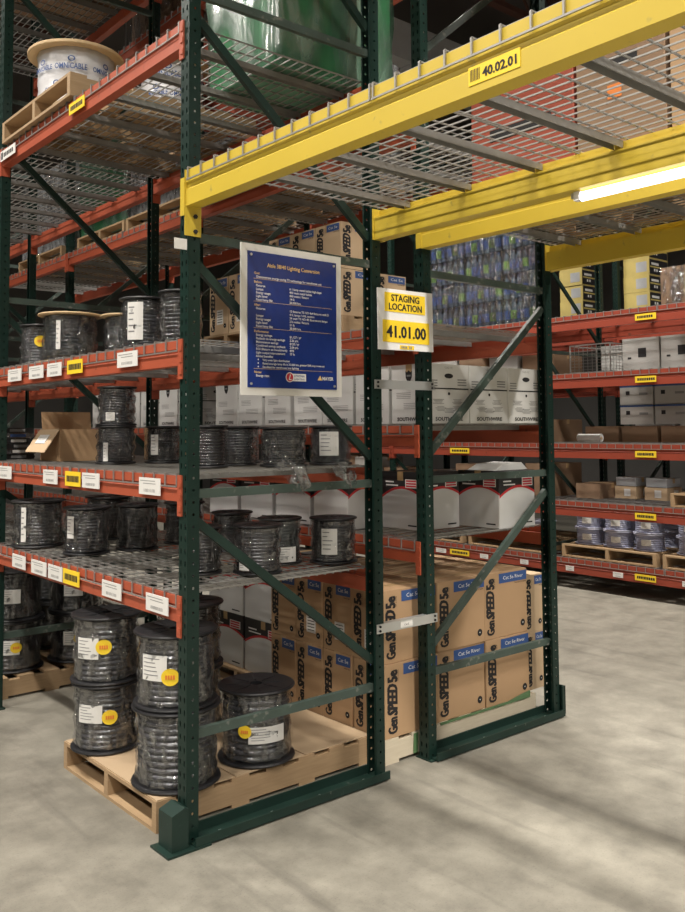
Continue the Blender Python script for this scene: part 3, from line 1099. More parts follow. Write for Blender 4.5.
def curved_patch(r, a0, a1, z0, z1, n=8):
    mb = MB()
    for i in range(n + 1):
        a = a0 + (a1 - a0) * i / n
        for z in (z0, z1):
            for rr in (r, r - 0.0012):
                mb.v.append((rr * math.cos(a), rr * math.sin(a), z))
    for i in range(n):
        b, c = 4 * i, 4 * (i + 1)
        for q in ((b, c, c + 2, b + 2), (b + 1, b + 3, c + 3, c + 1), (b + 2, c + 2, c + 3, b + 3), (b, b + 1, c + 1, c)):
            mb.f.append(q)
            mb.mi.append(0)
    return mb


def reel(label, x, y, z, r, h, cab='cable', fl='plastic', ridges=13, barrel=0.86, wrap=True, paper=None, dot=None, group='black cable reels', rz=0.0):
    """paper / dot: (angle in degrees from facing the camera, height 0..1, width m, height m)"""
    t = thing('cable_reel', label, 'cable reel', (x, y, z), group=group)
    fm, wm, sm, ft, rw = reel_meshes(r, h, cab, fl, ridges, barrel)
    link('flange', fm, t, rot=(0, 0, rz))
    link('flange', fm, t, (0, 0, h - ft), rot=(0, 0, rz + 0.3))
    link('cable_winding', wm, t, rot=(0, 0, rz))
    if wrap:
        link('stretch_wrap', sm, t, rot=(0, 0, rz))
    face = math.atan2(CAM_LOC[1] - y, CAM_LOC[0] - x)
    if paper:
        a, f, wd, hh = paper
        ac = face + math.radians(a)
        half = wd / rw / 2
        zc = ft + f * (h - 2 * ft)
        p = link('paper_label', curved_patch(rw + 0.011, ac - half, ac + half, zc - hh / 2, zc + hh / 2).mesh('paper_label', 'label'), t)
        pm = MB()
        rn = random.Random(int(x * 991 + y * 77 + z * 13))
        for q in range(5):
            zz = zc + hh * (0.36 - 0.16 * q)
            ww = half * rn.uniform(0.4, 0.85)
            c = curved_patch(rw + 0.0118, ac - half * 0.85, ac - half * 0.85 + ww * 1.6, zz - hh * 0.018, zz + hh * 0.018, 6)
            b = len(pm.v)
            pm.v += c.v
            pm.f += [tuple(i + b for i in f_) for f_ in c.f]
            pm.mi += c.mi
        link('print', pm.mesh('print', 'grey_ink'), p)
    if dot:
        a, f, rad = dot
        ac = face + math.radians(a)
        zc = ft + f * (h - 2 * ft)
        u = Vector((-math.sin(ac), math.cos(ac), 0))
        nrm = Vector((math.cos(ac), math.sin(ac), 0))
        d1 = MB()
        n = 20
        pts = []
        for q in range(n):
            an = 2 * math.pi * q / n
            da = rad * math.cos(an) / rw
            rr = rw + 0.014
            d1.v.append((rr * math.cos(ac + da), rr * math.sin(ac + da), zc + rad * math.sin(an)))
        d1.f.append(tuple(range(n)))
        d1.mi.append(0)
        s = link('round_sticker', d1.mesh('round_sticker', 'ylabel'), t)
        pm = MB()
        o = nrm * (rw + 0.0165) + Vector((0, 0, zc))
        for q in range(4):
            pm.rect(o + u * (rad * (-0.45 + 0.3 * q)), u, (0, 0, 1), rad * 0.22, rad * 0.5)
        link('print', pm.mesh('print', 'orange_ink'), s)
    return t


GR = 'black cable reels'
pallet('worn pallet under the armoured cable reels', -0.035, 0.19, 0.0, 1.23, 0.97)
sh = link('cardboard_sheet', MB().box((-0.03, 0.195, 0.1305), (0.36, 1.155, 0.1345)).box((0.37, 0.195, 0.1305), (0.76, 1.15, 0.1345)).box((0.77, 0.20, 0.1305), (1.185, 1.15, 0.1345)).mesh('cardboard_sheet', 'sheet'))
tag(sh, 'brown cardboard sheets laid on the reel pallet', 'cardboard')
PZ = 0.136
FR, FH = 0.190, 0.328
reel('lower armoured cable reel of the farther stack on the pallet', 0.100, 0.965, PZ, 0.172, FH, 'cable_grey', ridges=12, paper=(-30, 0.60, 0.12, 0.085), dot=(6, 0.55, 0.035))
reel('upper armoured cable reel of the farther stack on the pallet', 0.096, 0.965, PZ + FH, 0.174, FH, 'cable_grey', ridges=12, paper=(-34, 0.55, 0.11, 0.10), dot=(-4, 0.58, 0.036))
reel('lower armoured cable reel of the stack beside the guarded post', 0.150, 0.350, PZ, 0.200, FH + .015, 'cable_grey', ridges=11)
reel('upper armoured cable reel of the stack beside the guarded post', 0.146, 0.350, PZ + FH + .015, 0.190, FH, 'cable_grey', ridges=12, paper=(-34, 0.58, 0.12, 0.11), dot=(-8, 0.46, 0.037))
reel('single black cable reel with large label behind the low green brace', 0.582, 0.345, PZ, 0.187, 0.345, 'cable_grey', ridges=11, paper=(18, 0.42, 0.17, 0.075), dot=(-18, 0.48, 0.030))
reel('black cable reel at the back corner of the floor pallet', 0.555, 0.93, PZ, 0.180, FH, 'cable', ridges=12)
reel('black cable reel topping the back corner stack on the floor pallet', 0.555, 0.93, PZ + FH, 0.180, FH, 'cable', ridges=12)

pallet('shadowed pallet behind the picture-edge frame', 0.06, 2.50, 0.0, 1.1, 1.0)
k = 0
for (x, y) in ((0.27, 2.74), (0.70, 2.72), (0.27, 3.2), (0.70, 3.2)):
    for l in range(2):
        reel('shadowed black reel on the pallet behind the edge frame, %s stack, %s' % (('front', 'inner front', 'rear', 'inner rear')[k], ('lower', 'upper')[l]), x, y, PZ - 0.004 + l * FH, 0.195, FH, 'cable', ridges=12, dot=(5, 0.5, 0.034) if (l == 0 and k < 2) else None, paper=(-8, .5, .12, .09) if k < 2 else None)
    k += 1

# lowest shelf (z 1.002 + wire)
Z4 = 1.002 + DZ
reel('wide wrapped reel at the picture edge on the lowest shelf', 0.150, 2.02, Z4, 0.158, 0.275, 'cable_grey', wrap=True, paper=(-35, 0.5, 0.03, 0.2))
reel('black reel behind the wide wrapped reel on the lowest shelf', 0.62, 2.06, Z4, 0.150, 0.27, 'cable')
reel('black reel with a torn wrapper flap on the lowest shelf', 0.225, 1.50, Z4, 0.130, 0.262, 'cable_grey', paper=(-46, 0.6, 0.045, 0.12))
reel('black reel beside the flap-wrapped reel on the lowest shelf', 0.515, 1.46, Z4, 0.123, 0.262, 'cable')
reel('black reel deep between two others on the lowest shelf', 0.86, 1.52, Z4, 0.125, 0.25, 'cable')
reel('dark reel deep in the lowest shelf by the back beam', 0.90, 1.05, Z4, 0.120, 0.22, 'cable')
reel('shiny black reel just right of the near post, lowest shelf', 0.345, 0.47, Z4, 0.105, 0.225, 'cable')
reel('shiny reel with white corner label, lowest shelf end', 0.560, 0.30, Z4, 0.120, 0.232, 'cable_grey', paper=(-35, 0.2, 0.05, 0.06))
reel('reel with pale label band behind the shiny pair, lowest shelf', 0.815, 0.47, Z4, 0.116, 0.235, 'cable', paper=(10, 0.2, 0.13, 0.075))
reel('reel with tall white label beside the staging post, lowest shelf', 1.045, 0.315, Z4, 0.126, 0.232, 'cable_grey', paper=(-10, 0.5, 0.075, 0.13))
# second shelf
Z3 = 1.506 + DZ
reel('lower reel of the pair stacked on the second shelf', 0.285, 1.27, Z3, 0.111, 0.208, 'cable_grey', paper=(-30, 0.3, 0.025, 0.1))
reel('upper reel of the pair stacked on the second shelf', 0.290, 1.27, Z3 + 0.208, 0.108, 0.215, 'cable_grey', paper=(-20, 0.2, 0.045, 0.045))
reel('black reel with cloudy wrap close to the near post, second shelf', 0.530, 1.18, Z3, 0.105, 0.205, 'cable', paper=(-30, 0.5, 0.04, 0.11))
reel('dark reel half hidden behind the near post, second shelf', 0.36, 0.44, Z3, 0.105, 0.205, 'cable', wrap=False)
reel('narrow film-wrapped reel, second shelf end', 0.605, 0.53, Z3, 0.092, 0.20, 'cable_grey')
reel('film-wrapped reel hanging over torn plastic, second shelf end', 0.705, 0.285, Z3, 0.120, 0.195, 'cable_grey')
reel('reel with white label under the blue sign corner, second shelf', 0.995, 0.27, Z3, 0.112, 0.20, 'cable', paper=(-5, 0.55, 0.09, 0.12))
reel('black reel in the shadow behind the stacked pair, second shelf', 0.80, 0.80, Z3, 0.11, 0.2, 'cable', wrap=False)
# third shelf
Z2 = 2.085 + DZ
reel('reel with a yellow round sticker near the picture edge, third shelf', 0.19, 2.16, Z2, 0.118, 0.26, 'cable_grey', dot=(5, 0.6, 0.034))
reel('large wrapped reel with a plywood top, third shelf', 0.255, 1.83, Z2, 0.190, 0.300, 'cable', 'plywood', barrel=0.8, paper=(-25, 0.55, 0.025, 0.17))
reel('second plywood-topped reel behind the large one, third shelf', 0.470, 1.53, Z2, 0.150, 0.28, 'cable', 'plywood', barrel=0.8)
reel('reel with a tall white wrapper label, third shelf', 0.225, 0.835, Z2, 0.125, 0.275, 'cable_grey', paper=(-22, 0.55, 0.075, 0.19))
reel('black reel next to the near post, third shelf', 0.300, 0.592, Z2, 0.112, 0.29, 'cable')
reel('black reel deep behind the white-labelled one, third shelf', 0.66, 1.22, Z2, 0.13, 0.27, 'cable')

# loose torn plastic hanging over the second shelf edge
def torn_film(label, x, y, z, s, seed):
    r = random.Random(seed)
    mb = MB()
    n, k = 16, 10
    for i in range(n):
        for j in range(k):
            u, v = i / (n - 1), j / (k - 1)
            wdt = (0.16 - 0.10 * abs(u - 0.5)) * s
            mb.v.append((x + (u - 0.4) * 0.15 * s + (v - 0.5) * wdt * 0.45 + r.uniform(-.010, .010), y - 0.02 - 0.03 * math.sin(u * 3.0) + 0.018 * math.sin(v * 9 + u * 6) + r.uniform(-.006, .006), z - u * 0.13 * s + (v - 0.5) * wdt * 0.45 + r.uniform(-.010, .010)))
    for i in range(n - 1):
        for j in range(k - 1):
            a = i * k + j
            mb.f.append((a, a + 1, a + k + 1, a + k)); mb.mi.append(0)
    o = link('torn_plastic', mb.mesh('torn_plastic', 'film_heavy', smooth=True))
    sb = o.modifiers.new('s', 'SUBSURF'); sb.levels = sb.render_levels = 1
    so = o.modifiers.new('t', 'SOLIDIFY'); so.thickness = 0.0008
    return tag(o, label, 'plastic film', 'torn plastic wrap')


torn_film('crumpled clear plastic hanging off the second shelf below the sign', 0.50, -0.035, 1.560, 1.0, 3)
torn_film('smaller scrap of clear plastic beside the white-labelled reel', 0.80, -0.035, 1.535, 0.75, 5)

# ------------------------------------------------------------------ cartons
_ct = {}


def carton_body(lx, ly, lz, m, key=''):
    k = (lx, ly, lz, m, key)
    if k not in _ct:
        mb = MB()
        e = 0.004
        # chamfered box: profile swept so that vertical edges read as folded card
        mb.prism([(e, 0), (lx - e, 0), (lx, e), (lx, ly - e), (lx - e, ly), (e, ly), (0, ly - e), (0, e)], 'Z', 0.0, lz)
        me = mb.mesh('carton', m)
        if m == 'swoosh':
            uvl = me.uv_layers.new(name='UVMap')
            for p in me.polygons:
                for li in p.loop_indices:
                    co = me.vertices[me.loops[li].vertex_index].co
                    if abs(p.normal.z) > 0.5:
                        uvl.data[li].uv = (0.5, 1.0)
                    elif abs(p.normal.y) > abs(p.normal.x):
                        uvl.data[li].uv = (co.x / lx, co.z / lz)
                    else:
                        uvl.data[li].uv = (1 - co.y / ly, co.z / lz)
        _ct[k] = me
    return _ct[k]


def seams(lx, ly, lz, along='X'):
    """tape over the top flaps, slightly proud, running down both ends"""
    k = ('seam', lx, ly, lz, along)
    if k not in _ct:
        mb = MB()
        if along == 'X':
            mb.box((-0.0008, ly / 2 - 0.024, lz), (lx + 0.0008, ly / 2 + 0.024, lz + 0.0009))
            mb.box((-0.0010, ly / 2 - 0.024, lz - 0.05), (0, ly / 2 + 0.024, lz))
        else:
            mb.box((lx / 2 - 0.024, -0.0008, lz), (lx / 2 + 0.024, ly + 0.0008, lz + 0.0009))
            mb.box((lx / 2 - 0.024, -0.0010, lz - 0.05), (lx / 2 + 0.024, 0, lz))
        _ct[k] = mb.mesh('tape', 'tape')
    return _ct[k]


def speed_print(lx, ly, lz, labelled):
    """black vertical words, blue band and round mark on the -Y and -X faces"""
    k = ('speed', lx, ly, lz, labelled)
    if k in _ct:
        return _ct[k]
    ink, wht, lab = MB(), MB(), MB()
    bands = []
    for (o, u, w) in (((0, -0.0012, 0), XP, lx), ((-0.0012, ly, 0), YN, ly)):
        o = Vector(o)
        U = Vector(u)
        s = 1.0 if w > 0.3 else 0.85
        p = lambda a, z: tuple(o + U * a + Vector((0, 0, z)))
        vt = tuple(-Vector(u))
        # words read bottom to top along the edge of the face: baseline towards the right
        xb = 0.018 + 0.066 * s
        put_text(ink, 'Gen', p(xb, 0.020), ZP, vt, 0.062 * s, lz * 0.22, bold=0.02, heavy=0.0025)
        put_text(ink, 'SPEED', p(xb, 0.020 + lz * 0.24), ZP, vt, 0.066 * s, lz * 0.42, bold=0.03, slant=0.18, heavy=0.003)
        put_text(ink, '5e', p(xb, 0.020 + lz * 0.70), ZP, vt, 0.064 * s, lz * 0.16, bold=0.03, heavy=0.003)
        put_text(ink, 'TM 4-PAIR', p(xb + 0.012, 0.020 + lz * 0.70), ZP, vt, 0.008, lz * 0.16)
        a0 = 0.120 * s + 0.01
        bw = w - a0 - (0.004 if w > 0.3 else 0.012)
        bo = Vector(p(a0 + bw / 2, lz * 0.90))
        bands.append(MB().rect(bo, u, ZP, bw, lz * 0.15).mesh('blue_band', 'blue_ink'))
        put_text(wht, 'Cat 5e River' if w > 0.3 else 'Cat 5e', tuple(Vector(p(a0 + bw / 2, lz * 0.875)) + U.cross(Vector(ZP)) * 0.0007), u, ZP, lz * 0.055, bw * 0.72, align='C')
        put_text(ink, 'General Cable', p(a0 + bw * 0.55, lz * 0.79), u, ZP, 0.010, bw * 0.42)
        n = U.cross(Vector(ZP))
        c = Vector(p(w - 0.045 * s, 0.055))
        ink.disc(c, 0.020 * s, u, ZP, 16)
        wht.disc(c + n * 0.0006, 0.004 * s, u, ZP, 8)
        if labelled and w < 0.3:
            lc = Vector(p(w * 0.58, lz * 0.30))
            lab.rect(lc, u, ZP, w * 0.34, lz * 0.26)
            for q in range(5):
                ink.rect(lc + n * 0.0006 + Vector((0, 0, lz * (0.09 - 0.045 * q))), u, ZP, w * 0.26, lz * 0.012)
    _ct[k] = ink.mesh('lettering', 'ink'), bands, wht.mesh('band_lettering', 'white_ink'), (lab.mesh('paper_label', 'label') if lab.f else None)
    return _ct[k]


def speed_box(label, x, y, z, lx=0.385, ly=0.243, lz=0.368, m='card', labelled=False, group='brown network cable cartons', rz=0):
    t = thing('cable_carton', label, 'carton', (x, y, z), group=group, rz=rz)
    link('carton', carton_body(lx, ly, lz, m), t)
    ink, blue, wht, lab = speed_print(lx, ly, lz, labelled)
    link('lettering', ink, t)
    link('blue_band', blue[1], t)
    b = link('blue_band', blue[0], t)
    link('band_lettering', wht, b)
    if lab:
        link('paper_label', lab, t)
    link('tape', seams(lx, ly, lz), t)
    return t


# floor stack of the carton rack
pallet('pale wooden pallet under the brown network cable cartons', 1.20, 0.10, 0.0, 1.22, 1.02, 'pallet_pale', h=0.125)
BZ = 0.127
cols = ('flue side', 'middle', 'outer')
for l in range(2):
    for r in range(4):
        for c in range(3):
            if c > 0 and r > 1 and l == 0:
                continue
            rn = ('end-row', 'second-row', 'third-row', 'fourth-row')[r]
            speed_box('brown %s network cable carton, %s layer, %s' % (rn, ('bottom', 'top')[l], cols[c]) + ' column of the floor stack', 1.205 + c * 0.389 + random.uniform(-.0012, .0012), 0.112 + r * 0.247 + random.uniform(-.0012, .0012) - (0.008 if r == 0 and (c == 1) == (l == 1) else 0), BZ + l * 0.371, labelled=(l == 1 and r < 3))
for l in range(2):
    speed_box('narrow brown carton turned endwise beside the outer post, %s' % ('lower', 'upper')[l], 2.378, 0.15, BZ + l * 0.342, 0.200, 0.30, 0.34, m='card_light')
# green film band round the pallet
gb = link('green_film_band', MB().box((1.60, 0.094, 0.116), (2.36, 0.0985, 0.129)).prism([(1.395, 0.02), (1.425, 0.02), (1.43, 0.118), (1.40, 0.118)], 'Y', 0.0935, 0.098).prism([(2.16, 0.129), (2.36, 0.129), (2.36, 0.155), (2.30, 0.150)], 'Y', 0.0935, 0.098).mesh('green_film_band', 'green_film'))
tag(gb, 'torn strip of green film along the carton pallet edge', 'plastic film')

# upper network cable cartons on the third shelf of the carton rack
pallet('pallet under the upper network cable cartons', 1.44, 0.70, 2.262 + DZ, 1.05, 0.80, h=0.10)
SZ = 2.262 + DZ + 0.103
for c in range(2):
    for r in range(3):
        for l in range(2):
            if l == 1 and c == 1:
                continue
            speed_box('light brown cable carton behind the blue sign, %s layer, %s row %s' % (('bottom', 'top')[l], ORD[r], ('flue side', 'inner')[c]), 1.45 + c * 0.272, 0.72 + r * 0.247, SZ + l * 0.283, 0.268, 0.243, 0.28, m='card_light', group='upper shelf cable cartons')
pallet('pallet under the two upper cartons by the near post', 1.44, 1.68, 2.262 + DZ, 1.05, 0.58, h=0.10)
for r in range(2):
    speed_box('light brown cable carton seen right of the near post, %s of two' % ('nearer', 'farther')[r], 1.45, 1.70 + r * 0.255, SZ, 0.385, 0.243, 0.40, m='card_light', labelled=True, group='upper shelf cable cartons')


# white cartons
def south_print(lx, ly, lz):
    k = ('south', lx, ly, lz)
    if k in _ct:
        return _ct[k]
    ink, gry = MB(), MB()
    for (o, u, w, side) in (((0, -0.0012, 0), XP, lx, 0), ((-0.0012, ly, 0), YN, ly, 1)):
        o, U = Vector(o), Vector(u)
        p = lambda a, z: tuple(o + U * a + Vector((0, 0, z)))
        n = len(ink.v)
        # hand hole
        if side == 0:
            ink.add(([(0.035 * math.cos(a * math.pi / 6), 0.014 * math.sin(a * math.pi / 6)) for a in range(12)], [tuple(range(12))]), p(w / 2, lz * 0.80), u, ZP)
            ink.rect(p(w / 2, lz * 0.585), u, ZP, w * 0.96, lz * 0.022)
            ink.disc(p(w * 0.5, lz * 0.50), 0.009, u, ZP, 10)
            for q in range(3):
                gry.rect(p(w * 0.14, lz * (0.72 - 0.045 * q)), u, ZP, w * 0.18, lz * 0.018)
                gry.rect(p(w * 0.82, lz * (0.74 - 0.045 * q)), u, ZP, w * 0.22, lz * 0.02)
            for q, (a, zf) in enumerate(((0.25, 0.40), (0.70, 0.40), (0.30, 0.28), (0.72, 0.28), (0.5, 0.25))):
                for s in range(4):
                    gry.rect(p(w * a, lz * (zf - 0.022 * s)), u, ZP, w * (0.26 - 0.05 * ((s + q) % 3)), lz * 0.008)
            put_text(gry, 'CUAD. MC', p(w * 0.5, lz * 0.925), u, ZP, lz * 0.03, align='C')
        else:
            # shield emblem
            sh = [(-0.026, 0.03), (-0.014, 0.022), (0, 0.033), (0.014, 0.022), (0.026, 0.03), (0.024, -0.006), (0.014, -0.024), (0, -0.036), (-0.014, -0.024), (-0.024, -0.006)]
            ink.add((sh, [tuple(range(10))]), p(w * 0.5, lz * 0.80), u, ZP)
            gry.rect(Vector(p(w * 0.5, lz * 0.81)) + Vector((-0.0006, 0, 0)), u, ZP, 0.032, 0.010)
            for q in range(4):
                gry.rect(p(w * 0.35, lz * (0.52 - 0.03 * q)), u, ZP, w * 0.4, lz * 0.008)
                gry.rect(p(w * 0.6, lz * (0.34 - 0.03 * q)), u, ZP, w * 0.5, lz * 0.008)
        put_text(ink, 'SOUTHWIRE', p(w * 0.5, lz * 0.045), u, ZP, lz * 0.06, w * 0.66, bold=0.03, align='C')
    _ct[k] = ink.mesh('lettering', 'ink'), gry.mesh('fine_print', 'grey_ink')
    return _ct[k]


def south_box(label, x, y, z, lx=0.333, ly=0.285, lz=0.325, group='white wire cartons'):
    t = thing('wire_carton', label, 'carton', (x, y, z), group=group)
    link('carton', carton_body(lx, ly, lz, 'white_box'), t)
    a, b = south_print(lx, ly, lz)
    link('lettering', a, t)
    link('fine_print', b, t)
    link('tape', seams(lx, ly, lz), t)
    return t


WZ = 1.715 + DZ
for i in range(3):
    south_box('white wire carton with hand hole at the shelf end, %s' % ('beside the middle post', 'between the two posts', 'beside the outer post')[i], 1.512 + i * 0.337, 0.075, WZ)
names = ('second', 'third', 'fourth', 'fifth', 'sixth', 'seventh')
for i in range(6):
    south_box('white wire carton, %s from the aisle end along the flue' % names[i], 1.505 + random.uniform(-.01, .01), 0.375 + i * 0.305 + (0.02 if i > 2 else 0), WZ)
for i in range(6):
    south_box('white wire carton of the second bay along the flue, %s' % ORD[i], 1.50, PITCH + 0.12 + i * 0.31, WZ)
for i in range(2):
    south_box('white wire carton in the inner row, %s' % ('nearer', 'farther')[i], 1.86, 0.40 + i * 0.33, WZ)


def swoosh_print(lx, ly, lz):
    k = ('sw', lx, ly, lz)
    if k in _ct:
        return _ct[k]
    red, wht, ink = MB(), MB(), MB()
    for (o, u, w) in (((0, -0.0012, 0), XP, lx), ((-0.0012, ly, 0), YN, ly)):
        o, U = Vector(o), Vector(u)
        n = U.cross(Vector(ZP))
        p = lambda a, z: tuple(o + U * a + Vector((0, 0, z)))
        c = Vector(p(w * 0.78, lz * 0.80))
        wht.rect(c, u, ZP, w * 0.30, lz * 0.15)
        for q in range(3):
            red.rect(c + n * 0.0006 + Vector((0, 0, lz * (0.045 - 0.045 * q))), u, ZP, w * 0.26, lz * 0.03)
        wht.rect(p(w * 0.22, lz * 0.82), u, ZP, w * 0.22, lz * 0.025)
        wht.rect(p(w * 0.28, lz * 0.76), u, ZP, w * 0.32, lz * 0.022)
        ink.rect(p(w * 0.80, lz * 0.07), u, ZP, w * 0.22, lz * 0.025)
    _ct[k] = red.mesh('red_patch', 'red_ink'), wht.mesh('white_print', 'white_ink'), ink.mesh('small_print', 'ink')
    return _ct[k]


def swoosh_box(label, x, y, z, lx=0.33, ly=0.32, lz=0.33, group='black and white arc-printed cartons', openf=False):
    t = thing('wire_carton', label, 'carton', (x, y, z), group=group)
    link('carton', carton_body(lx, ly, lz, 'swoosh'), t)
    a, b, c = swoosh_print(lx, ly, lz)
    w = link('white_print', b, t)
    link('red_patch', a, w)
    link('small_print', c, t)
    link('tape', seams(lx, ly, lz), t)
    if openf:
        fl = MB().prism([(0.02, lz + 0.002), (0.10, lz + 0.035), (lx - 0.06, lz + 0.045), (lx, lz + 0.002)], 'Y', 0.05, ly - 0.06)
        link('raised_flap', fl.mesh('raised_flap', 'white_box'), t)
    return t


AZ = 1.105 + DZ
swoosh_box('black and white arc-printed carton standing forward beside the outer post', 2.10, 0.085, AZ, openf=True)
swoosh_box('black and white arc-printed carton set back beside the middle post', 1.70, 0.33, AZ)
swoosh_box('black and white arc-printed carton seen between the two end posts', 1.44, 0.66, AZ, lx=0.25)
for i in range(3):
    swoosh_box('arc-printed carton along the flue behind the reel shelf, %s' % ('nearest', 'middle', 'farthest')[i], 1.45, 1.03 + i * 0.40, AZ, ly=0.36, lz=0.30)
pallet('pallet under the arc-printed floor cartons', 1.40, 1.28, 0.0, 1.1, 1.0, h=0.11)
for i in range(2):
    for l in range(2):
        swoosh_box('arc-printed floor carton in the shade, %s, %s' % (('nearer', 'farther')[i], ('bottom', 'top')[l]), 1.44, 1.30 + i * 0.45, 0.1125 + l * 0.345, lx=0.4, ly=0.43, lz=0.342)
        swoosh_box('arc-printed floor carton of the inner column, %s, %s' % (('nearer', 'farther')[i], ('bottom', 'top')[l]), 1.86, 1.30 + i * 0.45, 0.1125 + l * 0.345, lx=0.4, ly=0.43, lz=0.342)


# plain cartons
def plain_box(label, x, y, z, lx, ly, lz, m='card', group='plain cartons', band=None, name='carton_box', rz=0.0, panel=None):
    t = thing(name, label, 'carton', (x, y, z), rz, group)
    link('carton', carton_body(lx, ly, lz, m), t)
    link('tape', seams(lx, ly, lz, 'Y'), t)
    if band:
        pm = MB()
        pm.box((-0.001, -0.0012, lz * band[0]), (lx, 0, lz * band[1]))
        pm.box((-0.0012, -0.001, lz * band[0]), (0, ly, lz * band[1]))
        link('printed_band', pm.mesh('printed_band', band[2]), t)
    if panel:
        for q, (fx, fz, w, h, mm) in enumerate(panel):
            pm = MB().rect((lx * fx, -0.0022, lz * fz), XP, ZP, lx * w, lz * h).rect((-0.0022, ly * (1 - fx), lz * fz), YN, ZP, ly * w, lz * h)
            link('printed_panel', pm.mesh('printed_panel', mm), t)
    return t


# second shelf odds: open carton, folded cartons, stacked binders at the picture edge
t = thing('open_carton', 'opened brown carton with a folded-down flap on the second shelf', 'carton', (0.21, 1.86, Z3))
cw, cl, ch = 0.34, 0.30, 0.19
link('carton', MB().box((0, 0, 0), (cw, cl, 0.006)).box((0, 0, 0.006), (0.006, cl, ch)).box((cw - 0.006, 0, 0.006), (cw, cl, ch)).box((0.006, 0, 0.006), (cw - 0.006, 0.006, ch)).box((0.006, cl - 0.006, 0.006), (cw - 0.006, cl, ch)).mesh('carton', 'card'), t)
fl = link('flap', MB().bar((-0.003, cl / 2, ch), (-0.095, cl / 2, ch - 0.135), cl, 0.005).mesh('flap', 'card_light'), t)
link('paper_label', MB().bar((-0.030, cl / 2, ch - 0.032), (-0.065, cl / 2, ch - 0.083), cl * 0.5, 0.004).mesh('paper_label', 'label'), fl)
link('flap', MB().bar((cw / 2, cl, ch), (cw / 2, cl + 0.02, ch + 0.11), cw - 0.02, 0.005, up=(0, 1, 0)).mesh('flap', 'card'), t)
plain_box('brown carton behind the stacked reel pair on the second shelf', 0.72, 1.44, Z3, 0.3, 0.34, 0.20, 'card', panel=[(0.5, 0.6, 0.2, 0.3, 'label')])
for i in range(6):
    s = thing('packet', 'dark plastic packet in the pile at the picture edge, %s from the bottom' % ORD[i], 'packet', (0.10 + random.uniform(-.012, .012), 2.50 + random.uniform(-.012, .012), Z3 + i * 0.034), group='pile of dark packets')
    mb = MB().prism([(0.008, 0), (0.20, 0), (0.208, 0.016), (0.20, 0.033), (0.008, 0.033), (0, 0.016)], 'Y', 0, 0.22)
    link('packet_body', mb.mesh('packet_body', ['plastic', 'cable_grey', 'plastic', 'black_box', 'cable_grey', 'plastic'][i]), s)
    link('edge_label', MB().rect((0.10, -0.001, 0.017), XP, ZP, 0.10, 0.018).mesh('edge_label', ['grey_ink', 'label', 'grey_ink', 'label', 'blue_ink', 'grey_ink'][i]), s)


# ------------------------------------------------------------------ fourth shelf of the cable rack: plywood reels and a green-wrapped load
T1 = 3.48 + DZ
pallet('pallet carrying the plywood reels on the high shelf', -0.03, 1.20, T1, 1.20, 1.04)
PT = T1 + 0.132


def ply_reel(label, x, y, r, h):
    t = thing('plywood_reel', label, 'cable reel', (x, y, PT), group='plywood reels on the high shelf')
    fm = MB().lathe([(0.03, 0), (r - .004, 0), (r, 0.004), (r, 0.018), (r - .004, 0.022), (0.03, 0.022)], 48).mesh('flange', 'plywood')
    link('flange', fm, t)
    link('flange', fm, t, (0, 0, h - 0.022))
    rb = r * 0.80
    rnd = random.Random(5)
    n = 10
    pr = [(rb * (1.0 - 0.03 * math.sin(i * math.pi / n)), 0.022 + (h - 0.044) * i / n) for i in range(n + 1)]
    wr = MB().lathe([(0.05, 0.022)] + pr + [(0.05, h - 0.022)], 48, wob=0.004, rnd=rnd).mesh('white_wrap', 'white_wrap', smooth=True)
    w = link('white_wrap', wr, t)
    face = math.atan2(CAM_LOC[1] - y, CAM_LOC[0] - x)
    ink = MB()
    for da, zf, sc_ in ((-0.95, 0.60, 0.85), (-0.12, 0.60, 1.0), (0.80, 0.60, 0.9), (-0.5, 0.26, 0.8), (0.35, 0.24, 0.8)):
        (vs, fs), wd = text('OMNICABLE', 0.02)
        sx = 0.19 * sc_ / wd
        sy = 0.034 * sc_ / 0.7
        base = len(ink.v)
        for a, b in vs:
            an = face + da + (a * sx - 0.1 * sc_) / rb
            ink.v.append(((rb + 0.007) * math.cos(an), (rb + 0.007) * math.sin(an), h * zf + b * sy))
        for f in fs:
            ink.f.append(tuple(base + i for i in f)); ink.mi.append(0)
        # ring mark above the word
        for q in range(14):
            a0, a1 = 2 * math.pi * q / 14, 2 * math.pi * (q + 1) / 14
            base = len(ink.v)
            for a in (a0, a1):
                for rr in (0.022, 0.014):
                    an = face + da - 0.0 + rr * math.cos(a) / rb
                    ink.v.append(((rb + 0.007) * math.cos(an), (rb + 0.007) * math.sin(an), h * zf + 0.062 * sc_ + rr * math.sin(a) * 0.8))
            ink.f.append((base, base + 1, base + 3, base + 2)); ink.mi.append(0)
    link('lettering', ink.mesh('lettering', 'blue_ink'), w)
    return t


ply_reel('plywood reel in printed white wrap on the high shelf pallet', 0.31, 1.92, 0.290, 0.40)
ply_reel('second plywood reel, mostly behind the high beam', 0.76, 1.52, 0.240, 0.33)


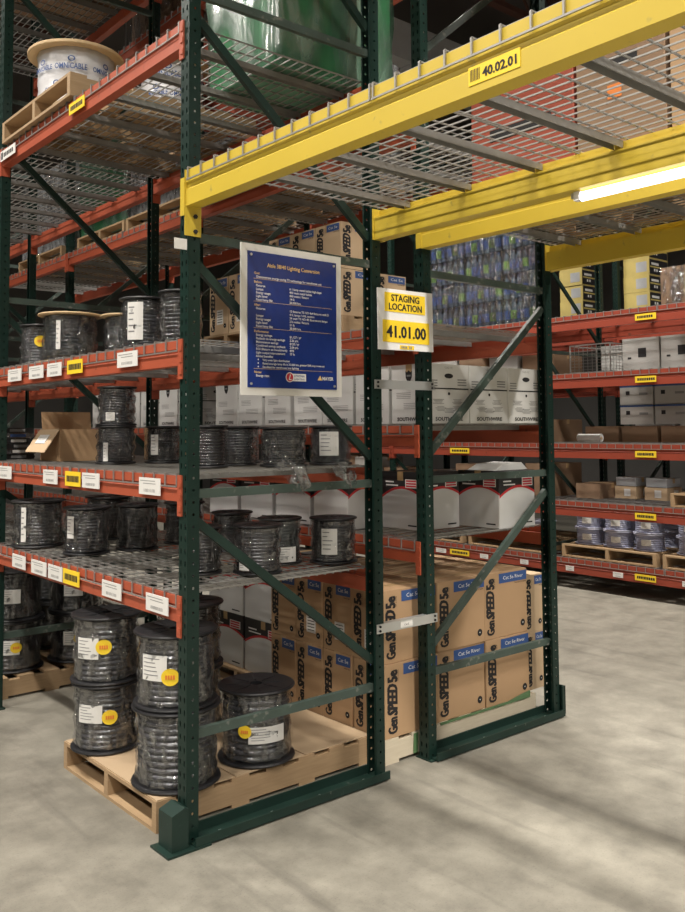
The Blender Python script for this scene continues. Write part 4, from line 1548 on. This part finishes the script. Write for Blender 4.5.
def wrapped_load(label, x0, x1, y0, y1, z0, z1, m, film, group, seed, amp=0.02):
    t = thing('wrapped_load', label, 'wrapped load', (x0, y0, z0), group=group)
    lx, ly, lz = x1 - x0, y1 - y0, z1 - z0
    link('stock', carton_body(lx, ly, lz, m, label), t)
    r = random.Random(seed)
    n, k = 15, 12
    mb = MB()
    # side skin with wrinkles
    loop = []
    for (ax, ay, bx, by, cnt) in ((0, 0, lx, 0, n), (lx, 0, lx, ly, n), (lx, ly, 0, ly, n), (0, ly, 0, 0, n)):
        nx, ny = (by - ay), -(bx - ax)
        q = math.hypot(nx, ny)
        for i in range(cnt):
            f = i / cnt
            loop.append((ax + (bx - ax) * f, ay + (by - ay) * f, nx / q, ny / q))
    L_ = len(loop)
    for j in range(k + 1):
        for (a, b, nx, ny) in loop:
            d = 0.008 + r.uniform(0, amp)
            mb.v.append((a + nx * d, b + ny * d, lz * j / k))
    for j in range(k):
        for i in range(L_):
            i2 = (i + 1) % L_
            mb.f.append((j * L_ + i, j * L_ + i2, (j + 1) * L_ + i2, (j + 1) * L_ + i)); mb.mi.append(0)
    o = link('stretch_wrap', mb.mesh('stretch_wrap', film, smooth=True), t)
    return t


plain_box('orange-red carton on the high shelf between plywood reels and green load', 1.02, 1.22, T1 + 0.1325, 0.30, 0.36, 0.62, 'red_card', panel=[(0.6, 0.5, 0.3, 0.5, 'silver_load')])
wrapped_load('large green film-wrapped load on the high shelf', 0.58, 1.365, 0.18, 0.78, T1 + 0.003, 4.72, 'green_load', 'film_green', 'wrapped loads', 4)
F2 = 3.36 + DZ
for i, (ya, yb, m, f, nm) in enumerate(((1.25, 2.2, 'silver_load', 'film_heavy', 'silver film-wrapped load glimpsed above the flue beam, near bay'), (2.55, 3.5, 'silver_load', 'film_heavy', 'silver film-wrapped load glimpsed above the flue beam, second bay'), (3.58, 4.5, 'green_load', 'film_green', 'pale green film-wrapped load glimpsed above the flue beam'), (4.9, 6.0, 'silver_load', 'film_heavy', 'silver film-wrapped load farthest along the flue'))):
    pallet('pallet under the %s' % nm.split(' glimpsed')[0].split(' farthest')[0] + (' in the %s' % ('near bay', 'second bay', 'second bay, farther', 'third bay')[i]), 1.44, ya - 0.02, F2, 1.05, yb - ya + 0.04, h=0.11)
    wrapped_load(nm, 1.47, 2.45, ya, yb, F2 + 0.112, F2 + 0.95, m, f, 'wrapped loads', 10 + i)

# stock on the carton rack above the tunnel
Zy = 2.802 + DZ
pallet('pallet over the tunnel under the red carton', 1.44, -0.97, Zy, 1.05, 0.80, h=0.11)
plain_box('red printed carton over the tunnel, seen through the wire deck', 1.47, -0.92, Zy + 0.112, 0.5, 0.62, 0.50, 'red_card', group='cartons over the tunnel', panel=[(0.5, 0.45, 0.6, 0.12, 'ink')])
pallet('pallet over the tunnel under the brown crates', 1.44, -2.32, Zy, 1.05, 1.24, h=0.11)
for i in range(3):
    plain_box('brown carton over the tunnel beside the red one, %s' % ('nearest to it', 'second along', 'third along')[i], 1.47, -1.375 - i * 0.46, Zy + 0.112, 0.8, 0.44, 0.62, ('card_dark', 'card', 'card_dark')[i], group='cartons over the tunnel', panel=[(0.5, 0.62, 0.42, 0.06, 'ink'), (0.45, 0.40, 0.16, 0.10, 'orange_ink')])

# top shelf: the racks go on above the tunnel, and film-wrapped pallet loads stand on it
TOPZ = 4.95 + DZ
for R, rn in ((R1, 'cable rack'), (R2, 'carton rack')):
    bay(rn, R, YL, 0.0, [(4.95, 'top shelf')], 'tunnel bay')
    for k, (ya, yb, nm) in enumerate(((-3.55, -2.5, 'outer end of the tunnel'), (-2.4, -1.3, 'middle of the tunnel'), (-1.2, -0.12, 'post end of the tunnel'), (0.15, 1.15, 'near bay, post end'), (1.25, 2.25, 'near bay, inner end'), (2.5, 3.5, 'second bay'))):
        wrapped_load('%s film-wrapped load on the top shelf of the %s, %s' % (('silver', 'brown')[k % 2], rn, nm), R[0] + 0.06, R[1] - 0.06, ya, yb, TOPZ + 0.001, TOPZ + (0.9, 1.1)[k % 2], ('silver_load', 'card_dark')[k % 2], 'film_heavy', 'loads on the top shelf', 40 + k)

# ------------------------------------------------------------------ far aisle rack stock
G3 = [z + DZ for z, _ in LV3]
# floor-level: pallets with blue-grey reels
pp = [(6.03, 1.42, 'between the outer post and the yellow label'), (6.03, 0.25, 'at the picture edge')]
for k, (x, y, nm) in enumerate(pp):
    pallet('far aisle pallet of blue-grey reels %s' % nm, x, y, G3[0], 1.0, 1.10, 'pallet', h=0.13)
    for i in range(3):
        for j in range(2):
            for l in range(2):
                reel('blue-grey wrapped reel on the far pallet %s, %s, %s %s' % (nm.split(' and')[0], ('left', 'middle', 'right')[2 - i], ('front', 'back')[j], ('lower', 'upper')[l]), x + 0.24 + j * 0.42, y + 0.20 + i * 0.35, G3[0] + 0.132 + l * 0.17, 0.165, 0.168, 'cable_blue', 'lilac', ridges=7, paper=(-15, 0.5, 0.09, 0.06) if j == 0 else None, group='blue-grey reels across the far aisle', wrap=False)
for k, y in enumerate((2.75, 3.95)):
    pallet('far aisle pallet of blue-grey reels seen under the arc-printed cartons, %s' % ('nearer', 'farther')[k], 6.03, y, G3[0], 1.0, 1.10, 'pallet', h=0.13)
    for i in range(3):
        reel('blue-grey wrapped reel beyond the outer post, %s pallet, %s' % (('nearer', 'farther')[k], ORD[i]), 6.26, y + 0.20 + i * 0.35, G3[0] + 0.132, 0.165, 0.20, 'cable_blue', 'lilac', ridges=7, group='blue-grey reels across the far aisle', wrap=False)
# second shelf
pallet('pallet on the far second shelf at the picture edge', 6.03, 0.30, G3[1], 1.0, 0.95, 'pallet', h=0.13)
for l in range(3):
    reel('blue-grey reel in the stack on the far second shelf, %s' % ('bottom', 'middle', 'top')[l], 6.28, 1.02, G3[1] + 0.132 + l * 0.106, 0.165, 0.105, 'cable_blue', 'lilac', ridges=5, paper=(5, 0.5, 0.1, 0.06), group='blue-grey reels across the far aisle', wrap=False)
for i, y in enumerate((1.62, 1.98)):
    plain_box('small brown carton with a grey label tray, far second shelf, %s' % ('nearer', 'farther')[i], 6.62, y, G3[1], 0.3, 0.26, 0.13, 'card_light', 'far rack cartons', panel=[(0.6, 0.5, 0.3, 0.6, 'label')])
    plain_box('grey plastic tray above a small brown carton, %s' % ('nearer', 'farther')[i], 6.62, y, G3[1] + 0.136, 0.28, 0.24, 0.09, 'silver_load', 'far rack cartons')
plain_box('flat brown carton behind the outer post, far second shelf', 6.35, 2.25, G3[1], 0.5, 0.30, 0.16, 'card_dark', 'far rack cartons')
# third shelf
for i in range(4):
    plain_box('dark carton lying along the far third shelf, %s' % ORD[i], 6.55, 0.75 + i * 0.46, G3[2], 0.45, 0.42, 0.17, 'card_dark', 'far rack cartons')
rl = thing('paper_roll', 'small white roll leaning on the far third shelf', 'roll', (6.30, 2.32, G3[2]))
link('roll', MB().prism([(0.045 * math.cos(a * math.pi / 7), 0.045 + 0.045 * math.sin(a * math.pi / 7)) for a in range(14)], 'Y', -0.14, 0.14).mesh('roll', 'white_ink'), rl)
link('roll_end', MB().prism([(0.018 * math.cos(a * math.pi / 5), 0.045 + 0.018 * math.sin(a * math.pi / 5)) for a in range(10)], 'Y', -0.145, 0.145).mesh('roll_end', 'card_light'), rl)
for i in range(4):
    for l in range(2):
        plain_box('grey carton with dark ports and blue edge, far third shelf, %s %s' % (ORD[i], ('lower', 'upper')[l]), 6.72, 0.55 + i * 0.42, G3[2] + 0.19 + l * 0.215, 0.285, 0.40, 0.21, 'grey_box', 'grey ported cartons', band=(0.90, 0.99, 'blue_ink'), panel=[(0.25, 0.6, 0.12, 0.2, 'ink'), (0.72, 0.55, 0.26, 0.12, 'grey_ink')])
# fourth shelf
for i in range(3):
    plain_box('pale carton with dark hand holes on the far fourth shelf, %s' % ORD[i], 6.30, 0.60 + i * 0.44, G3[3], 0.6, 0.42, 0.34, 'grey_box', 'pale hand-hole cartons', panel=[(0.55, 0.55, 0.22, 0.28, 'ink'), (0.2, 0.4, 0.1, 0.06, 'ink')])
# wire basket
wb = thing('wire_basket', 'grey wire basket on the far fourth shelf behind the outer post', 'basket', (6.20, 1.98, G3[3] + 0.007))
bw_, bl_, bh_ = 0.5, 0.5, 0.30
fr_ = MB()
for z_ in (0.005, bh_):
    fr_.wire([(0, 0, z_), (bw_, 0, z_), (bw_, bl_, z_), (0, bl_, z_), (0, 0, z_)], 0.006)
for x_, y_ in ((0, 0), (bw_, 0), (bw_, bl_), (0, bl_)):
    fr_.wire([(x_, y_, 0), (x_, y_, bh_)], 0.006)
link('rim', fr_.mesh('rim', 'steel'), wb)
gw = MB()
for i in range(1, 9):
    f_ = i / 9
    gw.wire([(f_ * bw_, 0, 0), (f_ * bw_, 0, bh_)], 0.002)
    gw.wire([(0, f_ * bl_, 0), (0, f_ * bl_, bh_)], 0.002)
    gw.wire([(0, bl_, f_ * bh_), (0, 0, f_ * bh_), (bw_, 0, f_ * bh_)], 0.002)
link('wire_sides', gw.mesh('wire_sides', 'zinc'), wb)
plain_box('white carton standing behind the wire basket', 6.74, 2.0, G3[3], 0.3, 0.45, 0.33, 'white_box', 'far rack cartons')
# fifth shelf: yellow and black cartons, brown wrapped carton
for k, (yc, nm) in enumerate(((3.17, 'past the far frame'), (2.25, 'by the film-wrapped cartons'))):
    for l in range(5):
        plain_box('yellow carton with black end, pile %s, %s from bottom' % (nm, ORD[l]), 7.46 + random.uniform(-.01, .01), yc, LV3[4][0] + DZ + l * 0.197, 0.42, 0.34, 0.195, 'yellow_card', 'yellow and black cartons')
for o_ in [o for o in bpy.data.objects if o.get('group') == 'yellow and black cartons']:
    pm = MB().rect((0.21, -0.0016, 0.0975), XP, ZP, 0.40, 0.175)
    e_ = link('black_panel', pm.mesh('black_panel', 'black_box'), o_)
    pm = MB().rect((0.13, -0.0024, 0.135), XP, ZP, 0.16, 0.028).rect((0.12, -0.0024, 0.06), XP, ZP, 0.03, 0.03).rect((0.17, -0.0024, 0.06), XP, ZP, 0.03, 0.03)
    link('white_print', pm.mesh('white_print', 'white_ink'), e_)
    link('yellow_stripe', MB().rect((0.21, -0.0022, 0.098), XP, ZP, 0.38, 0.018).mesh('yellow_stripe', 'yellow_card'), e_)
    link('grey_panel', MB().rect((-0.0016, 0.10, 0.10), YN, ZP, 0.14, 0.12).mesh('grey_panel', 'silver_load'), o_)
wrapped_load('brown cartons under clear film on the far fifth shelf', 6.05, 6.9, 0.42, 1.30, G3[4], G3[4] + 0.36, 'card_dark', 'film', 'wrapped loads', 31, 0.012)

# bottle packs beyond the outer post on the far fifth shelf
bot = MB().lathe([(0.0, 0), (0.040, 0.002), (0.043, 0.012), (0.041, 0.03), (0.043, 0.05), (0.041, 0.16), (0.043, 0.175), (0.036, 0.22), (0.016, 0.255), (0.016, 0.262), (0, 0.262)], 12, closed=False).mesh('bottle', 'bottle_clear', smooth=True)
bot_l = {c: MB().lathe([(0.0445, 0.055), (0.0445, 0.155)], 12, closed=False).mesh('bottle_label', c) for c in ('bottle_blue', 'bottle_green')}
bot_c = MB().lathe([(0, 0.258), (0.019, 0.258), (0.019, 0.282), (0, 0.282)], 10, closed=False).mesh('bottle_cap', 'bottle_blue')
wrapm = MB().prism([(0, 0), (0.19, 0), (0.195, 0.05), (0.195, 0.55), (0.19, 0.56), (0, 0.56), (-0.004, 0.55), (-0.004, 0.01)], 'Z', 0.0, 0.286).mesh('shrink_wrap', 'film')
for k in range(3):
    for l in range(4):
        t = thing('bottle_pack', 'shrink-wrapped pack of blue and green bottles, %s column, %s layer' % (('nearest', 'middle', 'farthest')[k], ('bottom', 'second', 'third', 'top')[l]), 'bottle pack', (6.10, 2.78 + k * 0.585, G3[4] + 0.001 + l * 0.292), group='bottle packs on the far shelf')
        link('shrink_wrap', wrapm, t)
        for i in range(2):
            for j in range(6):
                q = link('bottle', bot, t, (0.05 + i * 0.092, 0.05 + j * 0.092, 0.001))
                link('bottle_label', bot_l['bottle_green' if (j + l) % 3 == 1 else 'bottle_blue'], q)
                link('bottle_cap', bot_c, q)
# mass of stock deeper along the far aisle rack, glimpsed in the dark through the near racks
r = random.Random(21)
n_ = 0
for y0_, y1_ in ((2.75, 5.0), (5.2, 7.5)):
    for zi in (1, 2, 3):
        y = y0_ + 0.05
        i = 0
        while y < y1_ - 0.5:
            wd = r.uniform(0.4, 0.6)
            hh = r.uniform(0.24, 0.42)
            plain_box('%s carton on the far %s shelf, %s along the %s bay' % (('dull brown', 'grey')[i % 2], ('', 'second', 'third', 'fourth')[zi], ORD[i], 'second' if y0_ < 5 else 'third'), 6.15 + r.uniform(0, 0.2), y, G3[zi], 0.55, wd - 0.05, hh, ('card_dark', 'grey_box')[i % 2], 'cartons deep in the far rack')
            y += wd
            i += 1
# rearmost rack: pale boxes glimpsed through the far rack
for zi in (2, 3):
    for i in range(3):
        wd = 0.5
        pallet_z = LV3[zi][0]
        plain_box('pale carton on the rearmost rack, %s shelf, %s' % (('', '', 'third', 'fourth', 'fifth')[zi], ORD[i]), 7.44, 0.85 + i * 0.56, pallet_z + DZ, 0.9, wd, 0.34, ('white_box', 'grey_box')[i % 2], 'cartons on the rearmost rack')
